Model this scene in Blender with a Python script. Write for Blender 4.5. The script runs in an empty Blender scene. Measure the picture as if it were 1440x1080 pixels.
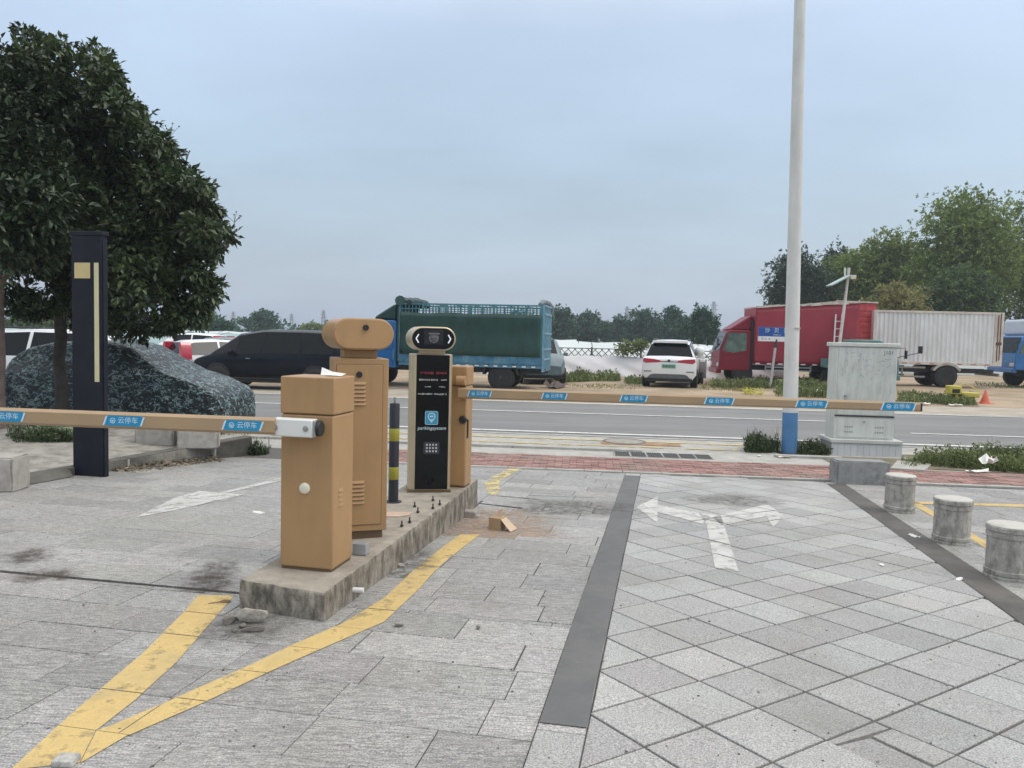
import bpy, bmesh, math, random
import numpy as np
from mathutils import Matrix, Vector

scene = bpy.context.scene
COL = scene.collection
rnd = random.Random(7)
R = math.radians

# ------------------------------------------------------------------ camera
FPX, HC = 1100.0, 1.71
PITCH, ROLL = math.atan(65 / FPX), R(1.4)
cp, sp, cr, sr = math.cos(PITCH), math.sin(PITCH), math.cos(ROLL), math.sin(ROLL)
ax_x = Vector((1, 0, 0)); ax_d = Vector((0, -sp, -cp)); ax_f = Vector((0, cp, -sp))
cam_r = cr * ax_x - sr * ax_d
cam_d = sr * ax_x + cr * ax_d
cd = bpy.data.cameras.new('camera')
cam = bpy.data.objects.new('camera', cd)
COL.objects.link(cam)
mw = Matrix.Identity(4)
for k in range(3):
    mw[k][0] = cam_r[k]; mw[k][1] = -cam_d[k]; mw[k][2] = -ax_f[k]
mw[2][3] = HC
cam.matrix_world = mw
cd.sensor_fit = 'HORIZONTAL'; cd.sensor_width = 36
cd.lens = FPX / 1440 * 36
cd.clip_start = 0.05; cd.clip_end = 3000
scene.camera = cam

# ------------------------------------------------------------------ world, sun, exposure
SUN_EL, SUN_AZ = R(50), R(98)          # azimuth clockwise from +Y
world = bpy.data.worlds.new('World'); scene.world = world
world.use_nodes = True
nt = world.node_tree; nt.nodes.clear()
wo = nt.nodes.new('ShaderNodeOutputWorld')
sky = nt.nodes.new('ShaderNodeTexSky'); sky.sky_type = 'NISHITA'; sky.sun_disc = False
sky.sun_elevation = SUN_EL; sky.sun_rotation = SUN_AZ
sky.air_density = 1.5; sky.dust_density = 3.0
b1 = nt.nodes.new('ShaderNodeBackground'); b1.inputs[1].default_value = 0.05
nt.links.new(sky.outputs[0], b1.inputs[0])
tc = nt.nodes.new('ShaderNodeTexCoord')
sx = nt.nodes.new('ShaderNodeSeparateXYZ'); nt.links.new(tc.outputs['Generated'], sx.inputs[0])
ramp = nt.nodes.new('ShaderNodeValToRGB')
el = ramp.color_ramp.elements
el[0].position = 0.0; el[0].color = (0.37, 0.445, 0.575, 1)
el[1].position = 1.0; el[1].color = (1.62, 1.58, 1.50, 1)
for p, c in ((0.06, (0.365, 0.45, 0.595)), (0.19, (0.335, 0.435, 0.555)), (0.36, (0.46, 0.56, 0.71)), (0.56, (1.05, 1.06, 1.05))):
    e = el.new(p); e.color = (*c, 1)
nt.links.new(sx.outputs[2], ramp.inputs[0])
# soft cloud sheets: noise on the direction projected to a cloud layer
den = nt.nodes.new('ShaderNodeMath'); den.operation = 'ADD'; den.inputs[1].default_value = 0.22
nt.links.new(sx.outputs[2], den.inputs[0])
dv = nt.nodes.new('ShaderNodeVectorMath'); dv.operation = 'DIVIDE'
cmb = nt.nodes.new('ShaderNodeCombineXYZ')
for k in range(3): nt.links.new(den.outputs[0], cmb.inputs[k])
nt.links.new(tc.outputs['Generated'], dv.inputs[0]); nt.links.new(cmb.outputs[0], dv.inputs[1])
mp = nt.nodes.new('ShaderNodeMapping'); mp.inputs['Scale'].default_value = (0.9, 1.35, 1.0)
nt.links.new(dv.outputs[0], mp.inputs[0])
nz = nt.nodes.new('ShaderNodeTexNoise'); nz.inputs['Scale'].default_value = 1.15
nz.inputs['Detail'].default_value = 5; nz.inputs['Roughness'].default_value = 0.52
nt.links.new(mp.outputs[0], nz.inputs['Vector'])
cr2 = nt.nodes.new('ShaderNodeMapRange')
cr2.inputs[1].default_value = 0.36; cr2.inputs[2].default_value = 0.68
cr2.inputs[3].default_value = 0.93; cr2.inputs[4].default_value = 1.13
nt.links.new(nz.outputs[0], cr2.inputs[0])
vm = nt.nodes.new('ShaderNodeVectorMath'); vm.operation = 'SCALE'
nt.links.new(ramp.outputs[0], vm.inputs[0]); nt.links.new(cr2.outputs[0], vm.inputs['Scale'])
b2 = nt.nodes.new('ShaderNodeBackground'); b2.inputs[1].default_value = 1.0
nt.links.new(vm.outputs[0], b2.inputs[0])
ads = nt.nodes.new('ShaderNodeAddShader')
nt.links.new(b1.outputs[0], ads.inputs[0]); nt.links.new(b2.outputs[0], ads.inputs[1])
nt.links.new(ads.outputs[0], wo.inputs[0])

sl = bpy.data.lights.new('sun', 'SUN'); sl.energy = 0.9; sl.angle = R(18); sl.color = (1.0, 0.96, 0.9)
so = bpy.data.objects.new('sun', sl); COL.objects.link(so)
sd = Vector((math.cos(SUN_EL) * math.sin(SUN_AZ), math.cos(SUN_EL) * math.cos(SUN_AZ), math.sin(SUN_EL)))
so.rotation_euler = sd.to_track_quat('Z', 'Y').to_euler()
so.location = (20, 5, 30)

scene.view_settings.view_transform = 'Standard'
scene.view_settings.look = 'None'
scene.view_settings.exposure = 0.0
scene.view_settings.gamma = 1.0
scene.view_settings.use_curve_mapping = False
scene.render.engine = 'CYCLES'
try:
    scene.cycles.use_denoising = True
    scene.cycles.max_bounces = 8
    scene.cycles.transparent_max_bounces = 12
    scene.cycles.volume_bounces = 0
except Exception:
    pass

# ------------------------------------------------------------------ survey helpers: photograph pixel -> metres on the real ground
def ray(u, v):
    x = (u - 720) / FPX; y = (v - 540) / FPX
    x, y = cr * x + sr * y, -sr * x + cr * y
    return Vector((x, -sp * y + cp, -cp * y - sp))
def zd(x, y): return 0.31 - 0.031 * y - 0.004 * x           # the sloping driveway
def onD(u, v, dz=0.0):
    d = ray(u, v)
    t = (0.31 + dz - HC) / (d.z + 0.031 * d.y + 0.004 * d.x)
    return Vector((0, 0, HC)) + d * t
def onR(u, v, z=0.0):
    d = ray(u, v); return Vector((0, 0, HC)) + d * ((z - HC) / d.z)
def atY(u, v, Y):
    d = ray(u, v); return Vector((0, 0, HC)) + d * (Y / d.y)
RD = R(-4.9)
RE = Vector((math.cos(RD), math.sin(RD))); RN = Vector((-math.sin(RD), math.cos(RD)))
def road(s, t): p = RE * s + RN * t; return p.x, p.y
AU = Vector((math.cos(R(79.1)), math.sin(R(79.1)))); AV = Vector((AU.y, -AU.x))
def lane(a, b): p = AU * a + AV * b; return p.x, p.y

# ------------------------------------------------------------------ materials
def new_mat(name):
    m = bpy.data.materials.new(name); m.use_nodes = True
    t = m.node_tree; t.nodes.clear()
    o = t.nodes.new('ShaderNodeOutputMaterial')
    p = t.nodes.new('ShaderNodeBsdfPrincipled')
    t.links.new(p.outputs[0], o.inputs[0])
    return m, t, p, o
def texco(t, kind):
    if kind == 'world':
        g = t.nodes.new('ShaderNodeNewGeometry'); return g.outputs['Position']
    c = t.nodes.new('ShaderNodeTexCoord'); return c.outputs['Object']
def noise(t, co, scale, detail=4, rough=0.55, stretch=None, rot=0.0):
    n = t.nodes.new('ShaderNodeTexNoise')
    n.inputs['Scale'].default_value = scale; n.inputs['Detail'].default_value = detail
    n.inputs['Roughness'].default_value = rough
    if stretch:
        mp = t.nodes.new('ShaderNodeMapping')
        mp.inputs['Scale'].default_value = stretch; mp.inputs['Rotation'].default_value = (0, 0, rot)
        t.links.new(co, mp.inputs[0]); co = mp.outputs[0]
    t.links.new(co, n.inputs['Vector'])
    return n.outputs[0]
def mrange(t, v, a, b, c, d):
    n = t.nodes.new('ShaderNodeMapRange')
    for k, x in enumerate((a, b, c, d)): n.inputs[k + 1].default_value = x
    t.links.new(v, n.inputs[0]); return n.outputs[0]
def mixc(t, f, a, b, mode='MIX'):
    n = t.nodes.new('ShaderNodeMix'); n.data_type = 'RGBA'; n.blend_type = mode
    if isinstance(f, (int, float)): n.inputs[0].default_value = f
    else: t.links.new(f, n.inputs[0])
    for k, x in ((6, a), (7, b)):
        if isinstance(x, (tuple, list)): n.inputs[k].default_value = (*x[:3], 1)
        else: t.links.new(x, n.inputs[k])
    return n.outputs[2]
def scalec(t, c, v):
    n = t.nodes.new('ShaderNodeVectorMath'); n.operation = 'SCALE'
    if isinstance(c, (tuple, list)): n.inputs[0].default_value = c[:3]
    else: t.links.new(c, n.inputs[0])
    t.links.new(v, n.inputs['Scale']); return n.outputs[0]
def bump(t, p, h, strength=0.3, dist=0.01):
    b = t.nodes.new('ShaderNodeBump'); b.inputs['Strength'].default_value = strength
    b.inputs['Distance'].default_value = dist
    t.links.new(h, b.inputs['Height']); t.links.new(b.outputs[0], p.inputs['Normal'])
MATS = {}
def mat(name, col, rough=0.55, var=0.12, scale=6.0, metal=0.0, bstr=0.0, bscale=60, coat=0.0, co='object',
        dirt=None, dirt_amt=0.5, dirt_scale=2.5, dirt_stretch=None, spec=None, emit=None, alpha=None, rvar=0.0, island=0.0, obrnd=0.0):
    if name in MATS: return MATS[name]
    m, t, p, o = new_mat(name)
    c = texco(t, co)
    n1 = noise(t, c, scale)
    cc = scalec(t, col, mrange(t, n1, 0.3, 0.7, 1 - var, 1 + var))
    if island:
        g = t.nodes.new('ShaderNodeNewGeometry')
        cc = scalec(t, cc, mrange(t, g.outputs['Random Per Island'], 0, 1, 1 - island, 1 + island))
    if obrnd:
        g = t.nodes.new('ShaderNodeObjectInfo')
        cc = scalec(t, cc, mrange(t, g.outputs['Random'], 0, 1, 1 - obrnd, 1 + obrnd))
    if dirt:
        n2 = noise(t, c, dirt_scale, 7, 0.65, dirt_stretch)
        f = mrange(t, n2, 0.45, 0.72, 0.0, dirt_amt)
        cc = mixc(t, f, cc, dirt)
    t.links.new(cc, p.inputs['Base Color'])
    if rvar:
        t.links.new(mrange(t, noise(t, c, scale * 2.3), 0.3, 0.7, rough - rvar, rough + rvar), p.inputs['Roughness'])
    else:
        p.inputs['Roughness'].default_value = rough
    p.inputs['Metallic'].default_value = metal
    if coat: p.inputs['Coat Weight'].default_value = coat; p.inputs['Coat Roughness'].default_value = 0.08
    if spec is not None: p.inputs['Specular IOR Level'].default_value = spec
    if emit:
        p.inputs['Emission Color'].default_value = (*emit[:3], 1); p.inputs['Emission Strength'].default_value = emit[3]
    if bstr: bump(t, p, noise(t, c, bscale, 5, 0.6), bstr)
    MATS[name] = m
    return m

def granite(name, base, streak, tint=0.014, lo=0.62, hi=1.42):
    """speckled granite, with dressed streaks along the course, per-slab shade and blotchy grime"""
    m, t, p, o = new_mat(name)
    c = texco(t, 'world')
    oi = t.nodes.new('ShaderNodeObjectInfo')
    wn = t.nodes.new('ShaderNodeTexWhiteNoise'); wn.noise_dimensions = '1D'
    t.links.new(oi.outputs['Random'], wn.inputs['W'])
    cc = scalec(t, base, mrange(t, oi.outputs['Random'], 0, 1, 0.84, 1.13))
    cc = mixc(t, tint, cc, wn.outputs['Color'], 'OVERLAY')
    sp_ = noise(t, c, 135, 3, 0.75)
    cc = scalec(t, cc, mrange(t, sp_, 0.40, 0.60, lo, hi))
    h = sp_
    if streak:
        st = noise(t, c, 1.0, 5, 0.7, (16, 105, 16), R(10.9))
        cc = scalec(t, cc, mrange(t, st, 0.36, 0.64, 0.60, 1.40))
        h = st
    d = noise(t, c, 1.1, 8, 0.62)
    cc = mixc(t, mrange(t, d, 0.50, 0.72, 0.0, 0.5), cc, (0.20, 0.19, 0.17))
    d2 = noise(t, c, 4.5, 8, 0.7)
    cc = mixc(t, mrange(t, d2, 0.60, 0.76, 0.0, 0.55), cc, (0.14, 0.135, 0.125))
    d3 = noise(t, c, 0.45, 4, 0.5)
    cc = scalec(t, cc, mrange(t, d3, 0.35, 0.65, 0.90, 1.09))
    t.links.new(cc, p.inputs['Base Color'])
    t.links.new(mrange(t, d, 0.3, 0.7, 0.48, 0.72), p.inputs['Roughness'])
    p.inputs['Specular IOR Level'].default_value = 0.5
    bump(t, p, h, 0.5, 0.004)
    MATS[name] = m
    return m
def paint(name, col, wear=0.5, wscale=7.0, lo=0.52):
    """thin worn road paint: noise leaves bare patches"""
    m, t, p, o = new_mat(name)
    c = texco(t, 'world')
    cc = scalec(t, col, mrange(t, noise(t, c, 9, 6, 0.6), 0.3, 0.7, 0.82, 1.12))
    cc = mixc(t, mrange(t, noise(t, c, 120, 3, 0.7), 0.45, 0.75, 0, 0.45), cc, (0.25, 0.23, 0.2))
    cc = mixc(t, mrange(t, noise(t, c, 2.6, 7, 0.65), 0.5, 0.75, 0, 0.45), cc, (0.27, 0.24, 0.19))
    t.links.new(cc, p.inputs['Base Color']); p.inputs['Roughness'].default_value = 0.7
    n = noise(t, c, wscale, 9, 0.72)
    a = mrange(t, n, lo, lo + 0.14, 1.0, 1.0 - wear)
    t.links.new(a, p.inputs['Alpha'])
    MATS[name] = m
    return m
def leafmat(name, dark, light, rough=0.45, trans=0.12, spec=0.5):
    m, t, p, o = new_mat(name)
    g = t.nodes.new('ShaderNodeNewGeometry')
    f = g.outputs['Random Per Island']
    cc = mixc(t, f, dark, light)
    n = noise(t, g.outputs['Position'], 0.9, 4)
    cc = scalec(t, cc, mrange(t, n, 0.35, 0.65, 0.72, 1.28))
    t.links.new(cc, p.inputs['Base Color'])
    p.inputs['Roughness'].default_value = rough
    p.inputs['Specular IOR Level'].default_value = spec
    tr = t.nodes.new('ShaderNodeBsdfTranslucent'); t.links.new(cc, tr.inputs[0])
    mx = t.nodes.new('ShaderNodeMixShader'); mx.inputs[0].default_value = trans
    t.links.new(p.outputs[0], mx.inputs[1]); t.links.new(tr.outputs[0], mx.inputs[2])
    t.links.new(mx.outputs[0], o.inputs[0])
    MATS[name] = m
    return m

# ------------------------------------------------------------------ mesh helpers
class MB:
    def __init__(s): s.v = []; s.f = []; s.m = []
    def add(s, vs, fs, mi=0):
        b = len(s.v); s.v += [tuple(x) for x in vs]
        for f in fs: s.f.append([b + i for i in f]); s.m.append(mi)
        return s
    def lbox(s, x0, x1, y0, y1, z0, z1, mi=0):
        return s.add([(x0, y0, z0), (x1, y0, z0), (x1, y1, z0), (x0, y1, z0), (x0, y0, z1), (x1, y0, z1), (x1, y1, z1), (x0, y1, z1)],
                     [(0, 3, 2, 1), (4, 5, 6, 7), (0, 1, 5, 4), (1, 2, 6, 5), (2, 3, 7, 6), (3, 0, 4, 7)], mi)
    def box(s, c, d, mi=0, mtx=None):
        n = len(s.v)
        s.lbox(c[0] - d[0] / 2, c[0] + d[0] / 2, c[1] - d[1] / 2, c[1] + d[1] / 2, c[2] - d[2] / 2, c[2] + d[2] / 2, mi)
        if mtx is not None:
            for i in range(n, len(s.v)): s.v[i] = tuple(mtx @ Vector(s.v[i]))
        return s
    def bar(s, a, b, w, h, mi=0, up=(0, 0, 1)):
        a = Vector(a); b = Vector(b); d = (b - a).normalized(); u = Vector(up)
        x = d.cross(u)
        if x.length < 1e-4: x = d.cross(Vector((0, 1, 0)))
        x.normalize(); u = x.cross(d)
        vs = []
        for q in (a, b):
            for i, j in ((-1, -1), (1, -1), (1, 1), (-1, 1)): vs.append(q + x * (w / 2 * i) + u * (h / 2 * j))
        return s.add(vs, [(3, 2, 1, 0), (4, 5, 6, 7), (0, 1, 5, 4), (1, 2, 6, 5), (2, 3, 7, 6), (3, 0, 4, 7)], mi)
    def tube(s, pts, r, n=10, mi=0, cap=True):
        pts = [Vector(p) for p in pts]; k = len(pts)
        rs = r if isinstance(r, (list, tuple)) else [r] * k
        vs = []; pu = None
        for i, p in enumerate(pts):
            d = (pts[min(i + 1, k - 1)] - pts[max(i - 1, 0)]).normalized()
            u = pu if pu is not None else (Vector((0, 0, 1)) if abs(d.z) < 0.9 else Vector((1, 0, 0)))
            x = d.cross(u).normalized(); u = x.cross(d).normalized(); pu = u
            for j in range(n):
                a = 2 * math.pi * j / n
                vs.append(p + (x * math.cos(a) + u * math.sin(a)) * rs[i])
        fs = []
        for i in range(k - 1):
            for j in range(n):
                fs.append((i * n + j, i * n + (j + 1) % n, (i + 1) * n + (j + 1) % n, (i + 1) * n + j))
        if cap: fs += [tuple(range(n - 1, -1, -1)), tuple(range((k - 1) * n, k * n))]
        return s.add(vs, fs, mi)
    def lathe(s, prof, n=24, mi=0, c=(0, 0, 0), axis='z'):
        vs = []; k = len(prof)
        for r, z in prof:
            for j in range(n):
                a = 2 * math.pi * j / n
                q = (r * math.cos(a), r * math.sin(a), z)
                if axis == 'y': q = (q[0], q[2], q[1])
                if axis == 'x': q = (q[2], q[0], q[1])
                vs.append((c[0] + q[0], c[1] + q[1], c[2] + q[2]))
        fs = [(i * n + j, i * n + (j + 1) % n, (i + 1) * n + (j + 1) % n, (i + 1) * n + j) for i in range(k - 1) for j in range(n)]
        fs += [tuple(range(n - 1, -1, -1)), tuple(range((k - 1) * n, k * n))]
        return s.add(vs, fs, mi)
    def prism(s, poly, axis, lo, hi, mi=0):
        k = len(poly)
        def w(a, b, c):
            return {'x': (c, a, b), 'y': (a, c, b), 'z': (a, b, c)}[axis]
        vs = [w(a, b, lo) for a, b in poly] + [w(a, b, hi) for a, b in poly]
        fs = [tuple(range(k - 1, -1, -1)), tuple(range(k, 2 * k))] + [(i, (i + 1) % k, (i + 1) % k + k, i + k) for i in range(k)]
        return s.add(vs, fs, mi)
    def mesh(s, name, mats, smooth=None, recalc=True):
        me = bpy.data.meshes.new(name)
        me.from_pydata(s.v, [], s.f)
        for m in (mats if isinstance(mats, (list, tuple)) else [mats]): me.materials.append(m)
        for i, p in enumerate(me.polygons): p.material_index = s.m[i]
        if recalc:
            bm = bmesh.new(); bm.from_mesh(me); bmesh.ops.recalc_face_normals(bm, faces=bm.faces); bm.to_mesh(me); bm.free()
        if smooth is not None:
            for p in me.polygons: p.use_smooth = True
            me.set_sharp_from_angle(angle=R(smooth))
        me.update()
        return me
    def build(s, name, mats, parent=None, smooth=None, bevel=0.0, loc=None, recalc=True, seg=2):
        o = bpy.data.objects.new(name, s.mesh(name, mats, smooth, recalc)); COL.objects.link(o)
        if parent: o.parent = parent
        if loc is not None: o.location = loc
        if bevel:
            b = o.modifiers.new('edge', 'BEVEL'); b.width = bevel; b.segments = seg; b.limit_method = 'ANGLE'; b.angle_limit = R(35)
            b.harden_normals = False
            if smooth is None:
                for p in o.data.polygons: p.use_smooth = True
                o.data.set_sharp_from_angle(angle=R(40))
        return o
def thing(name, label, cat, loc=(0, 0, 0), rz=0.0, group=None):
    o = bpy.data.objects.new(name, None); COL.objects.link(o)
    o.location = loc; o.rotation_euler = (0, 0, rz); o.empty_display_size = 0.2
    o['label'] = label; o['category'] = cat
    if group: o['group'] = group
    return o
def tag(o, label=None, cat=None, group=None, kind=None):
    for k, v in (('label', label), ('category', cat), ('group', group), ('kind', kind)):
        if v: o[k] = v
    return o
def struct(o): o['kind'] = 'structure'; return o
def copy_tree(o, parent=None):
    c = o.copy(); COL.objects.link(c); c.parent = parent
    for ch in list(o.children): copy_tree(ch, c)
    return c
def stadium(w, h, n=10):
    r = h / 2; pts = []
    for i in range(n + 1):
        a = -math.pi / 2 + math.pi * i / n; pts.append((w / 2 - r + r * math.cos(a), r * math.sin(a)))
    for i in range(n + 1):
        a = math.pi / 2 + math.pi * i / n; pts.append((-w / 2 + r + r * math.cos(a), r * math.sin(a)))
    return pts
def rrect(w, h, r, n=4):
    pts = []
    for cx, cy, a0 in ((w / 2 - r, -h / 2 + r, -90), (w / 2 - r, h / 2 - r, 0), (-w / 2 + r, h / 2 - r, 90), (-w / 2 + r, -h / 2 + r, 180)):
        for i in range(n + 1):
            a = R(a0 + 90 * i / n); pts.append((cx + r * math.cos(a), cy + r * math.sin(a)))
    return pts
def text_faces(txt, size, align='CENTER', extrude=0.0, shear=0.0, res=2):
    cu = bpy.data.curves.new('t', 'FONT'); cu.body = txt; cu.size = size; cu.align_x = align; cu.align_y = 'CENTER'
    cu.resolution_u = res; cu.shear = shear; cu.extrude = extrude
    o = bpy.data.objects.new('t', cu); COL.objects.link(o)
    dg = bpy.context.evaluated_depsgraph_get(); dg.update()
    me = bpy.data.meshes.new_from_object(o.evaluated_get(dg))
    vs = [tuple(v.co) for v in me.vertices]; fs = [tuple(p.vertices) for p in me.polygons]
    bpy.data.objects.remove(o); bpy.data.curves.remove(cu); bpy.data.meshes.remove(me)
    return vs, fs
def put_text(mb, txt, size, c, mi, axis='y-', **k):
    """lettering in the local XZ plane facing -Y (axis y-)"""
    vs, fs = text_faces(txt, size, **k)
    if axis == 'y-': vs = [(c[0] + x, c[1] - z, c[2] + y) for x, y, z in vs]
    mb.add(vs, fs, mi)
def clip(poly, quad):
    """convex polygon clipped by a convex counter-clockwise polygon (2D)"""
    out = list(poly); n = len(quad)
    for i in range(n):
        if not out: return []
        ax, ay = quad[i]; bx, by = quad[(i + 1) % n]
        ins = lambda p: (bx - ax) * (p[1] - ay) - (by - ay) * (p[0] - ax)
        res = []; m = len(out)
        for j in range(m):
            p, q = out[j], out[(j + 1) % m]; dp, dq = ins(p), ins(q)
            if dp >= 0: res.append(p)
            if (dp >= 0) != (dq >= 0):
                t = dp / (dp - dq); res.append((p[0] + (q[0] - p[0]) * t, p[1] + (q[1] - p[1]) * t))
        out = res
    return out
def area(p): return 0.5 * sum(p[i][0] * p[(i + 1) % len(p)][1] - p[(i + 1) % len(p)][0] * p[i][1] for i in range(len(p)))
def ccw(p): return list(p) if area(p) > 0 else list(p)[::-1]
def inset(p, d):
    p = ccw(p); n = len(p)
    for i in range(n):      # shrink by half planes
        pass
    out = p
    big = p
    for i in range(n):
        a = Vector(p[i]); b = Vector(p[(i + 1) % n]); e = b - a
        if e.length < 1e-6: continue
        nn = Vector((-e.y, e.x)).normalized() * d
        a2, b2 = a + nn, b + nn
        res = []; m = len(out)
        f = lambda q: (b2.x - a2.x) * (q[1] - a2.y) - (b2.y - a2.y) * (q[0] - a2.x)
        for j in range(m):
            q, w = out[j], out[(j + 1) % m]; dq, dw = f(q), f(w)
            if dq >= 0: res.append(q)
            if (dq >= 0) != (dw >= 0):
                t = dq / (dq - dw); res.append((q[0] + (w[0] - q[0]) * t, q[1] + (w[1] - q[1]) * t))
        out = res
        if len(out) < 3: return []
    return out

# ------------------------------------------------------------------ palette
GR_T = granite('granite_tile', (0.338, 0.332, 0.322), False)
GR_S = granite('granite_slab', (0.295, 0.287, 0.275), True, 0.014)
mortar = mat('mortar', (0.11, 0.105, 0.095), 0.9, 0.3, 20, bstr=0.4, co='world')
Y_PAINT = paint('yellow_paint', (0.61, 0.44, 0.165), 0.8, 9, 0.535)
Y_OLD = paint('old_yellow_paint', (0.62, 0.50, 0.22), 0.95, 5, 0.47)
W_PAINT = paint('white_paint', (0.55, 0.545, 0.525), 0.8, 8, 0.53)
W_ROAD = paint('white_road_paint', (0.72, 0.72, 0.70), 0.6, 3, 0.55)
dark_coat = mat('dark_coating', (0.115, 0.115, 0.115), 0.75, 0.10, 4, bstr=0.25, bscale=140, co='world', dirt=(0.2, 0.19, 0.18), dirt_amt=0.45, dirt_scale=3)
brown_coat = mat('brown_dark_strip', (0.085, 0.079, 0.072), 0.8, 0.18, 4, bstr=0.3, bscale=120, co='world', dirt=(0.17, 0.155, 0.14), dirt_amt=0.6, dirt_scale=2.5)
concrete = mat('concrete', (0.36, 0.34, 0.30), 0.85, 0.14, 9, bstr=0.5, bscale=70, dirt=(0.10, 0.09, 0.075), dirt_amt=0.75, dirt_scale=5, co='world')
pale_conc = mat('pale_concrete', (0.40, 0.39, 0.36), 0.85, 0.15, 5, bstr=0.35, bscale=50, dirt=(0.2, 0.18, 0.15), dirt_amt=0.5, dirt_scale=1.5, co='world')
asphalt = mat('asphalt', (0.18, 0.18, 0.178), 0.85, 0.08, 0.7, bstr=0.4, bscale=90, dirt=(0.27, 0.27, 0.26), dirt_amt=0.6, dirt_scale=0.5, dirt_stretch=(0.25, 2.2, 1), co='world')
gravelly = mat('shoulder_sand', (0.40, 0.36, 0.30), 0.9, 0.18, 1.2, bstr=0.5, bscale=40, dirt=(0.26, 0.2, 0.14), dirt_amt=0.7, dirt_scale=0.8, co='world')
dirt = mat('dirt', (0.36, 0.275, 0.19), 0.95, 0.25, 0.7, bstr=0.8, bscale=14, dirt=(0.17, 0.15, 0.085), dirt_amt=0.8, dirt_scale=0.45, co='world')
brick_red = mat('red_paver', (0.28, 0.155, 0.135), 0.85, 0.2, 3, bstr=0.3, bscale=60, island=0.28, dirt=(0.24, 0.2, 0.17), dirt_amt=0.8, dirt_scale=1.4, co='world')
tan = mat('tan_paint', (0.405, 0.245, 0.117), 0.42, 0.05, 2.5, coat=0.03, spec=.35, bstr=0.03, bscale=300, rvar=0.08, dirt=(0.29, 0.19, 0.10), dirt_amt=0.55, dirt_scale=3.5, dirt_stretch=(2.5, 2.5, .6))
tan_dark = mat('tan_dark', (0.13, 0.085, 0.045), 0.6, 0.1)
champ = mat('champagne_metal', (0.55, 0.45, 0.31), 0.34, 0.05, 5, metal=0.55)
boom_m = mat('boom_tan', (0.40, 0.275, 0.16), 0.42, 0.08, 3, dirt=(0.3, 0.24, 0.18), dirt_amt=0.35, dirt_scale=4)
black_gl = mat('black_glass', (0.004, 0.005, 0.007), 0.10, 0.1, spec=0.3)
black_pl = mat('black_plastic', (0.015, 0.015, 0.017), 0.45, 0.2)
rubber = mat('rubber', (0.022, 0.021, 0.021), 0.8, 0.3, 9)
steel = mat('steel', (0.45, 0.45, 0.44), 0.35, 0.1, metal=0.9)
dsteel = mat('dark_steel', (0.06, 0.06, 0.062), 0.55, 0.3, 6, metal=0.5)
white_pl = mat('white_plastic', (0.72, 0.72, 0.70), 0.4, 0.05, 4)
white_car = mat('white_car_paint', (0.78, 0.79, 0.80), 0.28, 0.03, 1.5, coat=0.6)
black_car = mat('black_car_paint', (0.004, 0.005, 0.010), 0.2, 0.05, spec=0.25)
glass_d = mat('tinted_glass', (0.006, 0.008, 0.010), 0.05, 0.1, spec=0.18)
glass_g = mat('cab_glass', (0.10, 0.14, 0.12), 0.1, 0.45, 3.5, spec=0.4)
red_light = mat('red_lens', (0.42, 0.02, 0.05), 0.2, 0.1, coat=0.5)
blue_st = mat('blue_sticker', (0.02, 0.27, 0.50), 0.35, 0.06, 3)
white_st = mat('white_print', (0.62, 0.74, 0.80), 0.5, 0.03)
pillar_m = mat('pillar_navy', (0.010, 0.011, 0.020), 0.45, 0.2, 3, rvar=0.08, dirt=(0.035, 0.033, 0.035), dirt_amt=0.3, dirt_scale=3, spec=0.25)
cream = mat('cream_panel', (0.62, 0.50, 0.24), 0.5, 0.06, 5)

# ------------------------------------------------------------------ ground and road
g = MB().add([(-900, -60, -0.09), (900, -60, -0.09), (900, 1400, -0.09), (-900, 1400, -0.09)], [(0, 1, 2, 3)])
struct(g.build('ground', mat('field_earth', (0.17, 0.16, 0.10), 0.95, 0.3, 0.2, bstr=0.6, bscale=3, dirt=(0.08, 0.1, 0.04), dirt_amt=0.8, dirt_scale=0.12, co='world')))

def band(name, t0, t1, s0, s1, z, m, nseg=1, edge=0.0, seed=1):
    q = random.Random(seed); mb = MB(); vs = []
    for i in range(nseg + 1):
        s = s0 + (s1 - s0) * i / nseg
        for t in (t0, t1):
            x, y = road(s, t + (q.uniform(-edge, edge) if edge else 0)); vs.append((x, y, z))
    mb.add(vs, [(2 * i, 2 * i + 2, 2 * i + 3, 2 * i + 1) for i in range(nseg)])
    return struct(mb.build(name, m, recalc=False))
band('road_shoulder', 11.15, 14.9, -60, 60, -0.004, pale_conc)
band('road', 14.0, 21.3, -120, 120, 0.000, asphalt)
band('road_verge', 20.95, 26.2, -120, 120, 0.004, gravelly, 160, 0.16, 5)
for nm, t0, t1, s0, s1, mm in (('road_marking', 14.18, 14.34, -60, 60, W_ROAD), ('road_marking', 20.78, 20.92, -60, 60, W_ROAD),
                               ('road_marking', 18.0, 18.13, -60, 6.0, W_ROAD), ('road_marking', 16.05, 16.17, 6.6, 9.3, W_ROAD),
                               ('road_marking', 13.28, 13.42, -40, 4.6, Y_OLD), ('road_marking', 12.62, 12.74, -40, 2.6, Y_OLD),
                               ('road_marking', 13.85, 13.95, -3, 40, W_PAINT)):
    z = 0.010 if 14 < t0 else 0.005
    o = band(nm, t0, t1, s0, s1, z, mm)
o = band('rust_patch', 12.9, 13.2, 0.4, 1.7, 0.003, mat('rusty_earth', (0.34, 0.2, 0.11), 0.9, 0.3, 6, co='world'), 12, 0.03, 3)
# low kerb edge along the shoulder
mb = MB()
for i in range(60):
    s = -30 + i * 1.0
    if 0.7 < s < 2.3 or s > 3.9: continue
    a = road(s + 0.006, 12.14); b = road(s + 0.994, 12.14)
    mb.bar((a[0], a[1], 0.012), (b[0], b[1], 0.012), 0.13, 0.045)
struct(mb.build('kerb', pale_conc, bevel=0.006))

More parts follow.
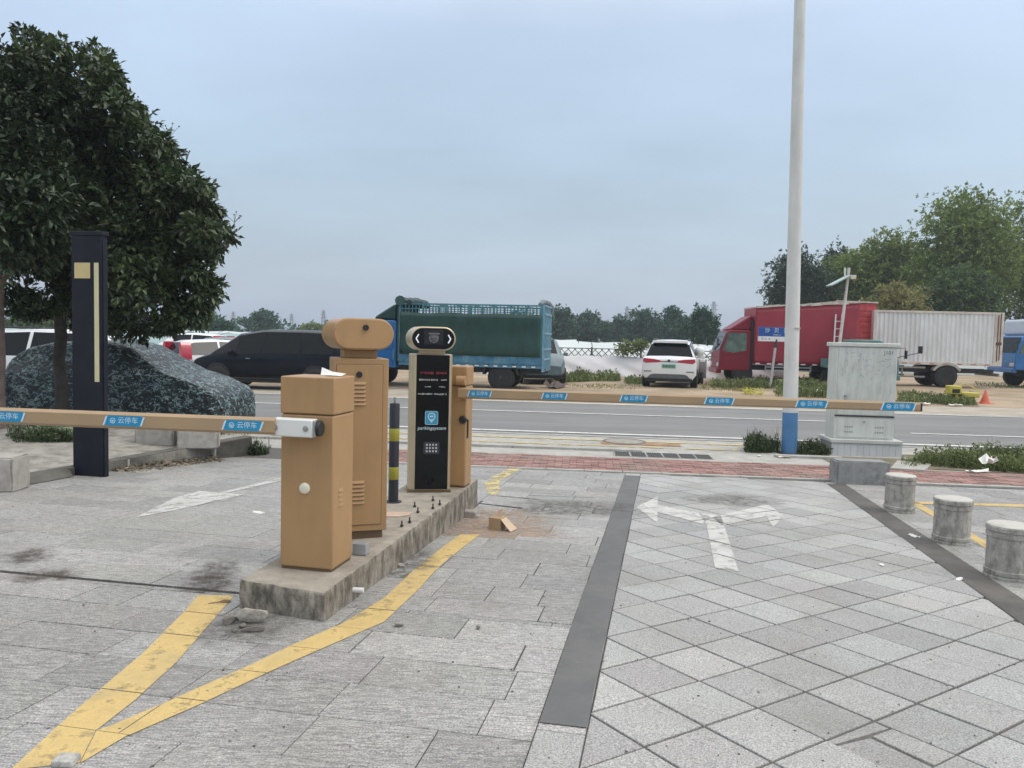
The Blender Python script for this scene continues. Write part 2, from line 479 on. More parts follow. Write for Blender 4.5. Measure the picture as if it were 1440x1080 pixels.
# rough dirt lot beyond the road
def dirt_lot():
    n, mseg = 120, 60
    vs = []; q = np.random.RandomState(4)
    ph = q.rand(8, 3) * 6.28
    for j in range(mseg + 1):
        t = 24.3 + (j / mseg) ** 1.6 * 60
        for i in range(n + 1):
            s = -55 + 110 * i / n
            tt = t + (0.35 * math.sin(s * 0.9 + 1) + 0.3 * math.sin(s * 2.3) if j == 0 else 0)
            x, y = road(s, tt)
            k = min(1, max(0, (t - 24.3) / 2.2))
            z = 0.008 + k * (0.085 + 0.02 * math.sin(x * 0.9 + ph[0, 0]) * math.sin(y * 0.7 + ph[1, 0]) + 0.015 * math.sin(x * 2.7 + ph[2, 0]) * math.sin(y * 2.1 + ph[3, 0]))
            z -= k * 0.0
            vs.append((x, y, z))
    mb = MB()
    w = n + 1
    mb.add(vs, [(j * w + i, j * w + i + 1, (j + 1) * w + i + 1, (j + 1) * w + i) for j in range(mseg) for i in range(n)])
    return struct(mb.build('dirt_lot', dirt, smooth=60, recalc=False))
dirt_lot()

# ------------------------------------------------------------------ driveway paving (each stone its own piece)
mb = MB()
def bed_poly(pts, dz):
    return [(x, y, zd(x, y) + dz) for x, y in pts]
far_e = 10.17
def far_pt(b):      # where a lane line meets the brick pavement
    # solve (AU a + AV b).RN = far_e
    a = (far_e - b * AV.dot(RN)) / AU.dot(RN); return lane(a, b)
bed = MB().add(bed_poly([(-9, 0.3), (12, 0.3), (14, 9.2), far_pt(9), far_pt(-7), (-9, 9)], -0.012), [tuple(range(6))])
driveway = struct(bed.build('driveway', mortar, recalc=False))
tile_lane = struct(MB().add(bed_poly([lane(1.0, -0.24), lane(1.0, 2.05), far_pt(2.05), far_pt(-0.24)], -0.008), [(0, 1, 2, 3)]).build('tiled_lane', mortar, recalc=False))
verge = struct(MB().add(bed_poly([lane(1.0, 2.26), lane(1.0, 10), far_pt(10), far_pt(2.26)], -0.008), [(0, 1, 2, 3)]).build('bollard_pavement', mortar, recalc=False))

PLANE = Matrix.Rotation(math.atan(-0.031), 4, 'X') @ Matrix.Rotation(math.atan(0.004), 4, 'Y')
slab_log = []           # (polygon, z offset) kept for the paint that lies on the stones
MESHC = {}
def slab_mesh(poly, key=None, th=0.03, ch=0.0025):
    if key and key in MESHC: return MESHC[key]
    p2 = inset(poly, ch)
    if len(p2) != len(poly): p2 = poly; ch = 0
    k = len(poly); mbx = MB()
    vs = [(x, y, -th) for x, y in poly] + [(x, y, -ch) for x, y in poly] + [(x, y, 0) for x, y in p2]
    fs = [tuple(range(2 * k, 3 * k))]
    for r_ in (0, 1):
        for i in range(k): fs.append((r_ * k + i, r_ * k + (i + 1) % k, (r_ + 1) * k + (i + 1) % k, (r_ + 1) * k + i))
    mbx.add(vs, fs)
    me = mbx.mesh('paving_slab', bpy.data.materials['granite_slab'], recalc=False)
    if key: MESHC[key] = me
    return me
def lay(poly, parent, m, name='paving_slab', full_key=None, gap=0.003, jit=0.0016, tilt=0.0012, lower=0.0):
    p = inset(poly, gap)
    if len(p) < 3 or abs(area(p)) < 0.0015: return None
    cx = sum(q[0] for q in p) / len(p); cy = sum(q[1] for q in p) / len(p)
    lp = [(q[0] - cx, q[1] - cy) for q in p]
    me = slab_mesh(lp, full_key)
    me.materials[0] = m
    o = bpy.data.objects.new(name, me); COL.objects.link(o)
    dz = rnd.uniform(-jit, jit) - lower
    o.matrix_world = Matrix.Translation((cx, cy, zd(cx, cy) + dz)) @ PLANE @ Matrix.Rotation(rnd.gauss(0, tilt), 4, 'X') @ Matrix.Rotation(rnd.gauss(0, tilt), 4, 'Y')
    o.parent = parent
    slab_log.append((p, dz))
    return o
# square tiles laid diagonally in the right-hand lane
S = 0.319; TY = R(33.96); TX0, TY0 = 0.6042, 3.2368
def lat(i, j): return (TX0 + S * (-i * math.sin(TY) + j * math.cos(TY)), TY0 + S * (i * math.cos(TY) + j * math.sin(TY)))
reg = ccw([lane(1.4, -0.238), lane(1.4, 2.05), far_pt(2.05), far_pt(-0.238)])
for i in range(-12, 28):
    for j in range(-14, 22):
        q = [lat(i, j), lat(i, j + 1), lat(i + 1, j + 1), lat(i + 1, j)]
        q = ccw(q)
        c = clip(q, reg)
        if len(c) < 3: continue
        if (i, j) == (-3, 1):       # the broken tile near the camera
            def L(a, b): return lat(i + a, j + b)
            shards = [[L(1, 0), L(1, 1), L(.80, 1), L(.90, 0)], [L(.885, 0), L(.785, .555), L(0, .50), L(0, 0)], [L(0, .535), L(0, 1), L(.765, 1), L(.785, .59)]]
            for sh in shards:
                o = lay(sh if len(sh) < 3 else ccw(sh), tile_lane, GR_T, 'broken_tile_piece', gap=0.0022, jit=0.003, tilt=0.006, lower=0.003)
            continue
        full = abs(abs(area(c)) - S * S) < 1e-4
        o = lay(q if full else c, tile_lane, GR_T, 'paving_tile', full_key='tile' if full else None, gap=0.0036 if rnd.random() < .85 else 0.0065, jit=0.002, tilt=0.0018)
# long dressed slabs in courses (left and centre), the strip stones, and the pavement past the bollards
far_half = [lane(0.5, -12), lane(0.5, 14), far_pt(14), far_pt(-12)]
far_half = ccw(far_half)
def courses(a0, a1, b0, b1, a_start, parent, m, region=None, ln=0.64, pitch=0.32, seed=3):
    q = random.Random(seed); a = a_start; k = 0
    while a < a1:
        lo, hi = max(a, a0), min(a + pitch, a1)
        if hi - lo > 0.05:
            b = b0 - q.uniform(0, ln); 
            while b < b1:
                le = ln if q.random() < .7 else ln * q.choice((0.5, 0.75, 1.25))
                l2, h2 = max(b, b0), min(b + le, b1)
                if h2 - l2 > 0.03:
                    p = ccw([lane(lo, l2), lane(lo, h2), lane(hi, h2), lane(hi, l2)])
                    p = clip(p, far_half)
                    if region and len(p) > 2: p = clip(p, region)
                    if len(p) > 2: lay(p, parent, m, gap=0.0022 if q.random() < .8 else 0.004)
                b += le
        a += pitch; k += 1
side_line = (Vector((-4.98, 7.57)), Vector((-3.60, 10.84)))      # foot of the raised pavement
left_reg = ccw([(-3.0, 1.0), (1.5, 1.0), (3.0, 11.5), (-3.50, 11.1), (-5.5, 7.4), (-7.6, 1.4)])
courses(1.4, 4.11, -5.2, -0.428, 2.78 - 5 * 0.32, driveway, GR_S, left_reg)
courses(4.11, 12.0, -1.75, -0.428, 4.06 - 0.32, driveway, GR_S, left_reg, seed=4)
courses(4.145, 12.0, -7.4, -1.75, 4.145, driveway, GR_S, left_reg, seed=5)
courses(1.4, 11.0, -0.428, -0.238, 1.6, driveway, GR_T, None, 1.0, 0.64, seed=6)
courses(1.4, 11.0, 2.05, 2.27, 1.6, driveway, GR_T, None, 1.0, 0.64, seed=7)
courses(3.4, 12.0, 2.27, 6.2, 3.4, verge, GR_S, None, 0.64, 0.32, seed=8)

# painted bands, cut stone by stone so that the joints stay open
def pxq(*pts): return ccw([tuple(onD(u, v).xy) for u, v in pts])
def strip_px(left, right):
    return [pxq(left[i], left[i + 1], right[i + 1], right[i]) for i in range(len(left) - 1)]
def marking(name, quads, m, lift=0.0034):
    mbx = MB()
    for pol, dz in slab_log:
        xs = [p[0] for p in pol]; ys = [p[1] for p in pol]
        for qd in quads:
            if max(p[0] for p in qd) < min(xs) or min(p[0] for p in qd) > max(xs) or max(p[1] for p in qd) < min(ys) or min(p[1] for p in qd) > max(ys): continue
            c = clip(pol, qd)
            if len(c) < 3 or abs(area(c)) < 1e-5: continue
            c = ccw(c)
            mbx.add([(x, y, zd(x, y) + dz + lift) for x, y in c], [tuple(range(len(c)))])
    return struct(mbx.build(name, m, recalc=False))
def gridpoly(poly):       # ear-free split of simple polygons given as fans
    return [pxq(*t) for t in poly]
yl = strip_px([(15, 1084), (100, 1005), (200, 920), (262, 858), (279, 838)], [(112, 1074), (135, 1028), (190, 985), (245, 935), (330, 838)])
yr = strip_px([(136, 1028.5), (154, 1022), (247, 982), (345, 939), (412, 907), (480, 878), (540, 842), (583, 801), (619, 773), (647, 752)],
              [(113, 1074.5), (180, 1035), (292, 986), (375, 947), (461, 909), (540, 875), (589, 829), (611, 804), (644, 776), (675, 752)])
marking('yellow_line', yl + yr, Y_PAINT)
yf = strip_px([(690, 672), (715, 660), (740, 649)], [(703, 676), (730, 661), (749, 650)]) + [pxq((680, 677), (703, 673), (702, 686), (684, 688)), pxq((684, 688), (702, 686), (706, 692), (690, 698))]
marking('yellow_line', yf, Y_OLD)
yb = strip_px([(1270, 703), (1330, 737), (1400, 780)], [(1284, 703), (1345, 737), (1418, 780)]) + [pxq((1285, 706), (1500, 711), (1500, 715), (1285, 709))]
marking('yellow_line', yb, Y_PAINT, 0.0038)
wa = gridpoly([((191, 728), (244, 701), (281, 691), (250, 717)), ((281, 691), (343, 696), (250, 717)), ((300, 693), (391, 673), (470, 654), (470, 659), (391, 677), (322, 694))])
marking('road_arrow', wa, W_PAINT)
c3 = lambda *p: pxq(*[(840 + x / 4.5, 640 + y / 4.5) for x, y in p])
ra = [c3((245, 330), (382, 262), (380, 432)), c3((380, 312), (640, 368), (720, 392), (665, 436), (380, 362)),
      c3((640, 368), (780, 385), (800, 440), (690, 440)), c3((690, 438), (800, 438), (895, 740), (745, 715)), c3((720, 395), (1040, 322), (1075, 388), (790, 445)),
      c3((1040, 322), (1085, 320), (1182, 385), (1075, 385)), c3((1068, 384), (1182, 385), (1112, 462))]
marking('road_arrow', ra, W_PAINT)
def coat_strip(name, a0, a1, b0, b1, m, lift):
    mbx = MB(); n = 24; vs = []; q = random.Random(int(b1 * 100))
    for i in range(n + 1):
        a = a0 + (a1 - a0) * i / n
        for b in (b0 + q.uniform(-.004, .004), b1 + q.uniform(-.004, .004)):
            x, y = lane(a, b); vs.append((x, y, zd(x, y) + lift))
    mbx.add(vs, [(2 * i, 2 * i + 1, 2 * i + 3, 2 * i + 2) for i in range(n)])
    return struct(mbx.build(name, m, recalc=False))
coat_strip('dark_strip', 2.93, 9.96, -0.428, -0.238, dark_coat, 0.0045)
coat_strip('dark_strip', 1.4, 10.2, 2.05, 2.265, brown_coat, 0.0045)

# red brick pavement
def bricks():
    mbx = MB(); q = random.Random(9); L_, W_ = 0.20, 0.10
    row = 0; t = 10.20
    while t < 11.35:
        s = -3.6 + (L_ / 2 if row % 2 else 0)
        while s < 11:
            if not (s > 4.3 and t > 11.25):
                z = q.uniform(-0.004, 0.004) + 0.006
                pts = [road(s + 0.004, t + 0.004), road(s + L_ - 0.004, t + 0.004), road(s + L_ - 0.004, t + W_ - 0.004), road(s + 0.004, t + W_ - 0.004)]
                mbx.add([(x, y, z) for x, y in pts] + [(x, y, -0.05) for x, y in pts], [(0, 1, 2, 3), (4, 5, 1, 0), (5, 6, 2, 1), (6, 7, 3, 2), (7, 4, 0, 3)])
            s += L_
        t += W_; row += 1
    o = mbx.build('brick', brick_red, recalc=False)
    return o
bp = band('brick_pavement', 10.10, 11.42, -7.0, 12, -0.0085, mortar)
bk = bricks(); bk.parent = bp; bk['kind'] = 'stuff'
# stone edging between driveway and bricks
ed = MB()
for i in range(28):
    s = -3.4 + i * 0.5
    a = road(s + .004, 10.185); b = road(s + .496, 10.185)
    for e in (a, b): pass
    ed.bar((a[0], a[1], -0.018), (b[0], b[1], -0.018), 0.07, 0.06)
struct(ed.build('edging', pale_conc, bevel=0.004))

# raised pavement on the left, with its kerb
SW = [(-5.45, 7.57), (-3.60, 10.84), (-3.9, 11.6), (-12, 12.4), (-12, 3.0), (-6.9, 3.05)]
def zs(x, y): return 0.10 + (y - 7.6) * 0.046 if y > 7.6 else 0.10
mbx = MB()
k = len(SW)
mbx.add([(x, y, zs(x, y) - 0.012) for x, y in SW] + [(x, y, -0.2) for x, y in SW], [tuple(range(k))] + [(i, i + k, (i + 1) % k + k, (i + 1) % k) for i in range(k)])
sidewalk = struct(mbx.build('sidewalk', concrete))
SWI = ccw([(-5.62, 7.60), (-3.82, 10.80), (-4.05, 11.45), (-11.9, 12.2), (-11.9, 3.1), (-7.1, 3.1)])
sdir = Vector((1.85, 3.27)).normalized(); snrm = Vector((sdir.y, -sdir.x))
q = random.Random(21)
mslab = granite('pavement_slab', (0.225, 0.225, 0.215), True, 0.014)
cnt = 0
for i in range(-16, 22):
    for j in range(-15, 6):
        off = 0.3 if i % 2 else 0
        base = Vector((-5.45, 7.57))
        f = lambda a, b: tuple(base + sdir * a + snrm * b)
        p = ccw([f(i * .32, j * .6 + off), f(i * .32 + .32, j * .6 + off), f(i * .32 + .32, j * .6 + off + .6), f(i * .32, j * .6 + off + .6)])
        p = clip(p, SWI)
        if len(p) < 3 or abs(area(p)) < .004: continue
        cx = sum(a[0] for a in p) / len(p); cy = sum(a[1] for a in p) / len(p)
        if cx < -9.3 or cy < 6.4: continue
        p = inset(p, 0.003)
        if len(p) < 3: continue
        lp = [(a - cx, b - cy) for a, b in p]
        me = slab_mesh(lp); me.materials[0] = mslab
        o = bpy.data.objects.new('paving_slab', me); COL.objects.link(o)
        tl = Matrix.Rotation(math.atan(0.046), 4, 'X') if cy > 7.6 else Matrix.Identity(4)
        o.matrix_world = Matrix.Translation((cx, cy, zs(cx, cy) + q.uniform(-.001, .001))) @ tl
        o.parent = sidewalk; cnt += 1
# kerb stones along its edge
kst = MB()
for i in range(6):
    a = Vector((-5.45, 7.57)).lerp(Vector((-3.60, 10.84)), i / 6 + .0004); b = Vector((-5.45, 7.57)).lerp(Vector((-3.60, 10.84)), (i + 1) / 6 - .0004)
    o1 = a - snrm * 0.065; o2 = b - snrm * 0.065
    kb = MB(); za, zb_ = zs(a.x, a.y), zs(b.x, b.y)
    vs = []
    for p, z in ((a, za), (b, zb_)):
        for off, zz in ((0, -0.1), (0, z + .006), (-0.15, z + .006), (-0.15, -0.1)):
            w = p + snrm * off; vs.append((w.x, w.y, zz))
    kb.add(vs, [(0, 1, 2, 3), (7, 6, 5, 4), (0, 4, 5, 1), (1, 5, 6, 2), (2, 6, 7, 3), (3, 7, 4, 0)])
    o = kb.build('kerb_stone', mat('dark_kerb', (0.13, 0.125, 0.11), 0.85, 0.2, 6, bstr=0.5, bscale=50, co='world', dirt=(0.05, 0.05, 0.04), dirt_amt=0.7), parent=sidewalk, bevel=0.012)

rp = MB(); rq = [(-4.99, 7.50), (-4.80, 8.52), (-4.90, 8.60), (-5.47, 7.60)]
rp.add([(x, y, (zd(x, y) if k_ < 2 else zs(x, y)) + .007) for k_, (x, y) in enumerate(rq)], [(0, 1, 2, 3)])
struct(rp.build('ramp', MATS['dark_kerb'], recalc=False))
# ------------------------------------------------------------------ generic clutter generators
def rock(name, label, cat, p, size, m, seed, squash=0.6, group=None, rz=None):
    q = random.Random(seed); bm = bmesh.new(); bmesh.ops.create_icosphere(bm, subdivisions=2, radius=0.5)
    cuts = [(Vector((q.gauss(0, 1), q.gauss(0, 1), q.gauss(0, 1))).normalized(), q.uniform(.22, .38)) for _ in range(9)]
    for v in bm.verts:
        for n_, d in cuts:
            k = v.co.dot(n_)
            if k > d: v.co -= n_ * (k - d)
        v.co += Vector((q.uniform(-1, 1), q.uniform(-1, 1), q.uniform(-1, 1))) * 0.012
        v.co.x *= size[0]; v.co.y *= size[1]; v.co.z *= size[2]
    lo = min(v.co.z for v in bm.verts)
    for v in bm.verts: v.co.z -= lo
    me = bpy.data.meshes.new(name); bm.to_mesh(me); bm.free(); me.materials.append(m)
    o = bpy.data.objects.new(name, me); COL.objects.link(o)
    o.location = p; o.rotation_euler = (0, 0, q.uniform(0, 6.28) if rz is None else rz)
    return tag(o, label, cat, group)
def blades(mb, base_fn, n, hmin, hmax, w, q, lean=0.5, mi=0, zfn=None):
    for _ in range(n):
        x, y, z = base_fn(); h = q.uniform(hmin, hmax); a = q.uniform(0, 6.28); l = q.uniform(0.1, lean) * h
        dx, dy = math.cos(a), math.sin(a); px_, py_ = -dy * w / 2, dx * w / 2
        mx, my, mz = x + dx * l * .35, y + dy * l * .35, z + h * .6
        mb.add([(x - px_, y - py_, z), (x + px_, y + py_, z), (mx + px_ * .8, my + py_ * .8, mz), (mx - px_ * .8, my - py_ * .8, mz), (x + dx * l, y + dy * l, z + h * (1 - .2 * l / h))],
               [(0, 1, 2, 3), (3, 2, 4)], mi)
def leaf_cloud(centers, n, size, q, droop=0.25, flat=0.0, outward=None, asp=0.42, per=7):
    """leaf whorls as numpy: centers (k,3), outward (k,3) -> verts, faces"""
    k = len(centers)
    c = np.repeat(centers, per, 0); o = np.repeat(outward, per, 0)
    N = len(c)
    d = o + q.normal(0, .75, (N, 3)); d[:, 2] -= droop
    d /= np.linalg.norm(d, axis=1)[:, None] + 1e-9
    up = q.normal(0, .5, (N, 3)); up[:, 2] += 1
    x = np.cross(d, up); x /= np.linalg.norm(x, axis=1)[:, None] + 1e-9
    nn = np.cross(x, d)
    L_ = size * q.uniform(.6, 1.25, N)[:, None]; W_ = L_ * asp * .5
    p0 = c + q.normal(0, size * .22, (N, 3))
    mid = p0 + d * L_ * .5
    v = np.stack([p0, mid + x * W_ + nn * L_ * .08, p0 + d * L_ - nn * L_ * .1, mid - x * W_ + nn * L_ * .08], 1).reshape(-1, 3)
    i = np.arange(N) * 4
    f = np.stack([i, i + 1, i + 2, i, i + 2, i + 3], 1).reshape(-1, 3)
    return v, f
def mesh_np(name, v, f, m):
    me = bpy.data.meshes.new(name)
    me.vertices.add(len(v)); me.vertices.foreach_set('co', v.astype(np.float32).ravel())
    me.loops.add(f.size); me.loops.foreach_set('vertex_index', f.astype(np.int32).ravel())
    me.polygons.add(len(f)); me.polygons.foreach_set('loop_start', (np.arange(len(f)) * 3).astype(np.int32))
    me.update(calc_edges=True); me.materials.append(m)
    return me
def crown(name, lobes, n, size, m, seed, parent, droop=0.25, per=7, asp=0.42, shell=0.55):
    """lobes: (x,y,z, rx,ry,rz) relative to parent"""
    q = np.random.RandomState(seed)
    L_ = np.array(lobes, float); vol = (L_[:, 3] * L_[:, 4] * L_[:, 5]) ** (2 / 3); vol /= vol.sum()
    idx = q.choice(len(L_), n // per, p=vol)
    d = q.normal(0, 1, (len(idx), 3)); d /= np.linalg.norm(d, axis=1)[:, None]
    r = 1 - (1 - shell) * q.rand(len(idx)) ** 1.6
    r *= 1 + 0.10 * q.normal(0, 1, len(idx)) * (q.rand(len(idx)) < .3) + .42 * q.rand(len(idx)) * (q.rand(len(idx)) < .13)
    # uneven surface: bumps of each lobe
    bumpy = 1 + 0.16 * np.sin(d[:, 0] * 5 + idx * 1.7) * np.sin(d[:, 1] * 6 + idx) + 0.10 * np.sin(d[:, 2] * 9 + idx * .7)
    c = L_[idx, :3] + d * L_[idx, 3:] * (r * bumpy)[:, None]
    v, f = leaf_cloud(c, n, size, q, droop, outward=d, per=per, asp=asp)
    o = bpy.data.objects.new(name, mesh_np(name, v, f, m)); COL.objects.link(o); o.parent = parent
    return o
bark = mat('bark', (0.05, 0.043, 0.038), 0.9, 0.35, 9, bstr=0.9, bscale=30, dirt=(0.11, 0.10, 0.09), dirt_amt=0.5, dirt_scale=4, dirt_stretch=(1, 1, .3))
bark2 = mat('bark_pale', (0.17, 0.13, 0.115), 0.9, 0.3, 9, bstr=0.8, bscale=30, dirt=(0.09, 0.06, 0.05), dirt_amt=0.7, dirt_scale=4)
def limbs(parent, base, top, r0, r1, targets, m, seed):
    q = random.Random(seed); base = Vector(base); top = Vector(top)
    pts = []; n = 9
    for i in range(n):
        t = i / (n - 1); p = base.lerp(top, t) + Vector((q.uniform(-1, 1), q.uniform(-1, 1), 0)) * (0.02 if 0 < i else 0)
        pts.append(p)
    rs = [r0 * 1.45] + [r0 * (1 - i / (n - 1)) + r1 * i / (n - 1) for i in range(1, n)]
    mb = MB().tube(pts, rs, 12); mb.build('trunk', m, parent, smooth=60)
    lb = MB()
    for k, tg in enumerate(targets):
        tg = Vector(tg); s = pts[q.randint(n - 3, n - 1)]; d = tg - s
        ps = [s + d * (i / 5) + Vector((q.uniform(-1, 1), q.uniform(-1, 1), q.uniform(-1, 1))) * d.length * .05 * (0 < i < 5) + Vector((0, 0, 1)) * d.length * .1 * math.sin(math.pi * i / 5) for i in range(6)]
        lb.tube(ps, [r1 * .8 * (1 - i / 6) + .008 for i in range(6)], 6)
        for h in range(2):
            e = ps[3]; t2 = e + Vector((q.gauss(0, 1), q.gauss(0, 1), q.gauss(.3, .6))).normalized() * d.length * .4
            lb.tube([e, e.lerp(t2, .5) + Vector((0, 0, .05)), t2], [r1 * .3, r1 * .2, .006], 5)
    lb.build('limb', m, parent, smooth=60)

# ------------------------------------------------------------------ traffic island
IZ = 0.345
isl_out = [(-1.473, 4.233), (-0.961, 4.043), (-0.402, 6.86), (-0.307, 7.486), (-0.85, 7.60)]
def island():
    t = thing('traffic_island', 'long stained concrete kerb island carrying the tan barrier machines', 'traffic island', (-0.9, 5.5, 0))
    # walls subdivided so the edges can be chipped
    q = np.random.RandomState(3)
    P = isl_out; ring = []
    for i in range(len(P)):
        a, b = Vector(P[i]), Vector(P[(i + 1) % len(P)]); n = max(2, int((b - a).length / 0.05))
        for j in range(n): ring.append(a.lerp(b, j / n))
    k = len(ring); cen = Vector((-0.9, 5.6)); vs = []
    lv = [(-0.08, 0.0), (0.25, 0.0), (0.55, 0.0), (0.8, 0.001), (0.93, 0.002), (0.985, 0.008), (1.0, 0.02)]
    for z, ins in lv:
        for i, p in enumerate(ring):
            d = (cen - p).normalized(); g_ = zd(p.x, p.y) - 0.03
            w = 0.003 * math.sin(i * 1.3 + z * 9) + q.normal(0, .0018)
            if z > .95 and q.rand() < .13: w += q.uniform(.004, .012)
            pp = p + d * (ins + w)
            zz = g_ + (IZ - g_) * z + (q.normal(0, .0012) if z > .5 else 0) - (0.004 * (q.rand() < .1) if z == 1 else 0)
            vs.append((pp.x + .9, pp.y - 5.5, zz))
    mbx = MB()
    fs = [(r_ * k + i, r_ * k + (i + 1) % k, (r_ + 1) * k + (i + 1) % k, (r_ + 1) * k + i) for r_ in range(len(lv) - 1) for i in range(k)]
    fs.append(tuple(range((len(lv) - 1) * k, len(lv) * k)))
    mbx.add(vs, fs)
    m, tt, p, o = new_mat('island_concrete')
    c = texco(tt, 'world')
    cc = scalec(tt, (0.33, 0.295, 0.245), mrange(tt, noise(tt, c, 9, 6), .3, .7, .82, 1.18))
    ge = tt.nodes.new('ShaderNodeNewGeometry'); sz = tt.nodes.new('ShaderNodeSeparateXYZ'); tt.links.new(ge.outputs['Normal'], sz.inputs[0])
    side = mrange(tt, sz.outputs[2], 0.4, 0.85, 1.0, 0.12)
    st = noise(tt, c, 1, 8, .72, (15, 15, 6.5))
    f = mrange(tt, st, .40, .60, 0, .92)
    mu = tt.nodes.new('ShaderNodeMath'); mu.operation = 'MULTIPLY'; tt.links.new(f, mu.inputs[0]); tt.links.new(side, mu.inputs[1])
    cc = mixc(tt, mu.outputs[0], cc, (0.085, 0.075, 0.06))
    bl = noise(tt, c, 3.2, 7, .62)
    cc = mixc(tt, mrange(tt, bl, .50, .70, 0, .6), cc, (0.13, 0.112, 0.085))
    pk = noise(tt, c, 60, 3, .7)
    cc = mixc(tt, mrange(tt, pk, .62, .72, 0, .6), cc, (0.06, 0.055, 0.045))
    wh = noise(tt, c, 14, 6, .7)
    cc = mixc(tt, mrange(tt, wh, .64, .74, 0, .5), cc, (0.42, 0.40, 0.36))
    tt.links.new(cc, p.inputs['Base Color']); p.inputs['Roughness'].default_value = .88
    bump(tt, p, noise(tt, c, 55, 6, .65), .6, .006)
    mbx.build('kerb_block', m, t, smooth=35)
    for bx, by in ((-.72, 5.62), (-.76, 5.5), (-.56, 6.25), (-.6, 6.1), (-.75, 6.15), (-.7, 5.95), (-.63, 6.4)):
        MB().tube([(bx + .9, by - 5.5, IZ - .01), (bx + .9, by - 5.5, IZ + .045)], .006, 6).lathe([(.013, 0), (.013, .01)], 6, 0, (bx + .9, by - 5.5, IZ + .006)).build('anchor_bolt', dsteel, t)
    return t
island()

# ------------------------------------------------------------------ parking machines
def sticker_mesh():
    mb = MB(); w, h = 0.235, 0.058
    mb.prism([(-w / 2 + .02, -h / 2), (w / 2 - .02, -h / 2), (w / 2, h / 2 - .02), (w / 2 - .018, h / 2), (-w / 2 + .03, h / 2), (-w / 2, -h / 2 + .02)], 'y', -.0012, 0, 0)
    for sx_ in (-1, 1):
        x = sx_ * (w / 2 - .012)
        mb.add([(x - .014, -.0016, -h / 2 + .002), (x - .004, -.0016, -h / 2 + .002), (x + .014, -.0016, h / 2 - .004), (x + .004, -.0016, h / 2 - .004)], [(0, 1, 2, 3)], 1)
    # round mark and the three characters of the operator
    ring = [(.0155 * math.cos(2 * math.pi * i / 20), .0155 * math.sin(2 * math.pi * i / 20)) for i in range(20)]
    ri = [(a * .76, b * .76) for a, b in ring]
    vs = [(-.062 + a, -.0016, b) for a, b in ring] + [(-.062 + a, -.0016, b) for a, b in ri]
    mb.add(vs, [(i, (i + 1) % 20, (i + 1) % 20 + 20, i + 20) for i in range(20)], 1)
    mb.add([(-.070, -.0016, -.003), (-.054, -.0016, -.003), (-.054, -.0016, .003), (-.070, -.0016, .003)], [(0, 1, 2, 3)], 1)
    mb.add([(-.067, -.0016, -.009), (-.057, -.0016, -.009), (-.057, -.0016, -.006), (-.067, -.0016, -.006)], [(0, 1, 2, 3)], 1)
    put_text(mb, '云停车', 0.0385, (.024, -.0016, 0.001), 1)
    return mb.mesh('sticker', [blue_st, white_st], recalc=False)
STK = sticker_mesh()
def make_boom(parent, a, b, h0, h1, th, stick, m=boom_m):
    """tapering octagonal boom between two local points; stickers at distances along it"""
    a = Vector(a); b = Vector(b); d = b - a; L_ = d.length; yaw = math.atan2(d.y, d.x); pit = math.asin(d.z / L_)
    mb = MB(); vs = []
    for i in range(9):
        x = L_ * i / 8; h = h0 + (h1 - h0) * i / 8; c = min(.014, h * .2)
        for yy, zz in ((-th / 2, -h / 2 + c), (-th / 2, h / 2 - c), (-th / 2 + c, h / 2), (th / 2 - c, h / 2), (th / 2, h / 2 - c), (th / 2, -h / 2 + c), (th / 2 - c, -h / 2), (-th / 2 + c, -h / 2)):
            vs.append((x, yy, zz))
    fs = [(i * 8 + j, i * 8 + (j + 1) % 8, (i + 1) * 8 + (j + 1) % 8, (i + 1) * 8 + j) for i in range(8) for j in range(8)] + [tuple(range(8)), tuple(range(71, 63, -1))]
    mb.add(vs, fs)
    o = mb.build('boom', m, parent)
    o.location = a; o.rotation_euler = (0, -pit, yaw)
    flip = math.cos(yaw) < 0
    for s in stick:
        k = bpy.data.objects.new('sticker', STK); COL.objects.link(k); k.parent = o
        if flip: k.location = (s, th / 2 + .0005, 0); k.rotation_euler = (0, 0, math.pi)
        else: k.location = (s, -th / 2 - .0005, 0)
    cap = MB().lbox(L_ - .001, L_ + .012, -th / 2 + .004, th / 2 - .004, -h1 / 2 + .003, h1 / 2 - .003); cap.build('boom_cap', black_pl, o)
    return o
def louvers(mb, x0, x1, y, z0, n, dz, out=0.008, axis='x', mi=0):
    for i in range(n):
        z = z0 + i * dz
        if axis == 'x':
            mb.add([(x0, y, z), (x1, y, z), (x1, y, z + dz * .62), (x0, y, z + dz * .62), (x0 + .006, y - out, z), (x1 - .006, y - out, z)], [(0, 1, 5, 4), (4, 5, 2, 3), (0, 4, 3), (1, 2, 5)], mi)
        else:
            mb.add([(y, x0, z), (y, x1, z), (y, x1, z + dz * .62), (y, x0, z + dz * .62), (y + out, x0 + .006, z), (y + out, x1 - .006, z)], [(0, 1, 5, 4), (4, 5, 2, 3), (0, 4, 3), (1, 2, 5)], mi)

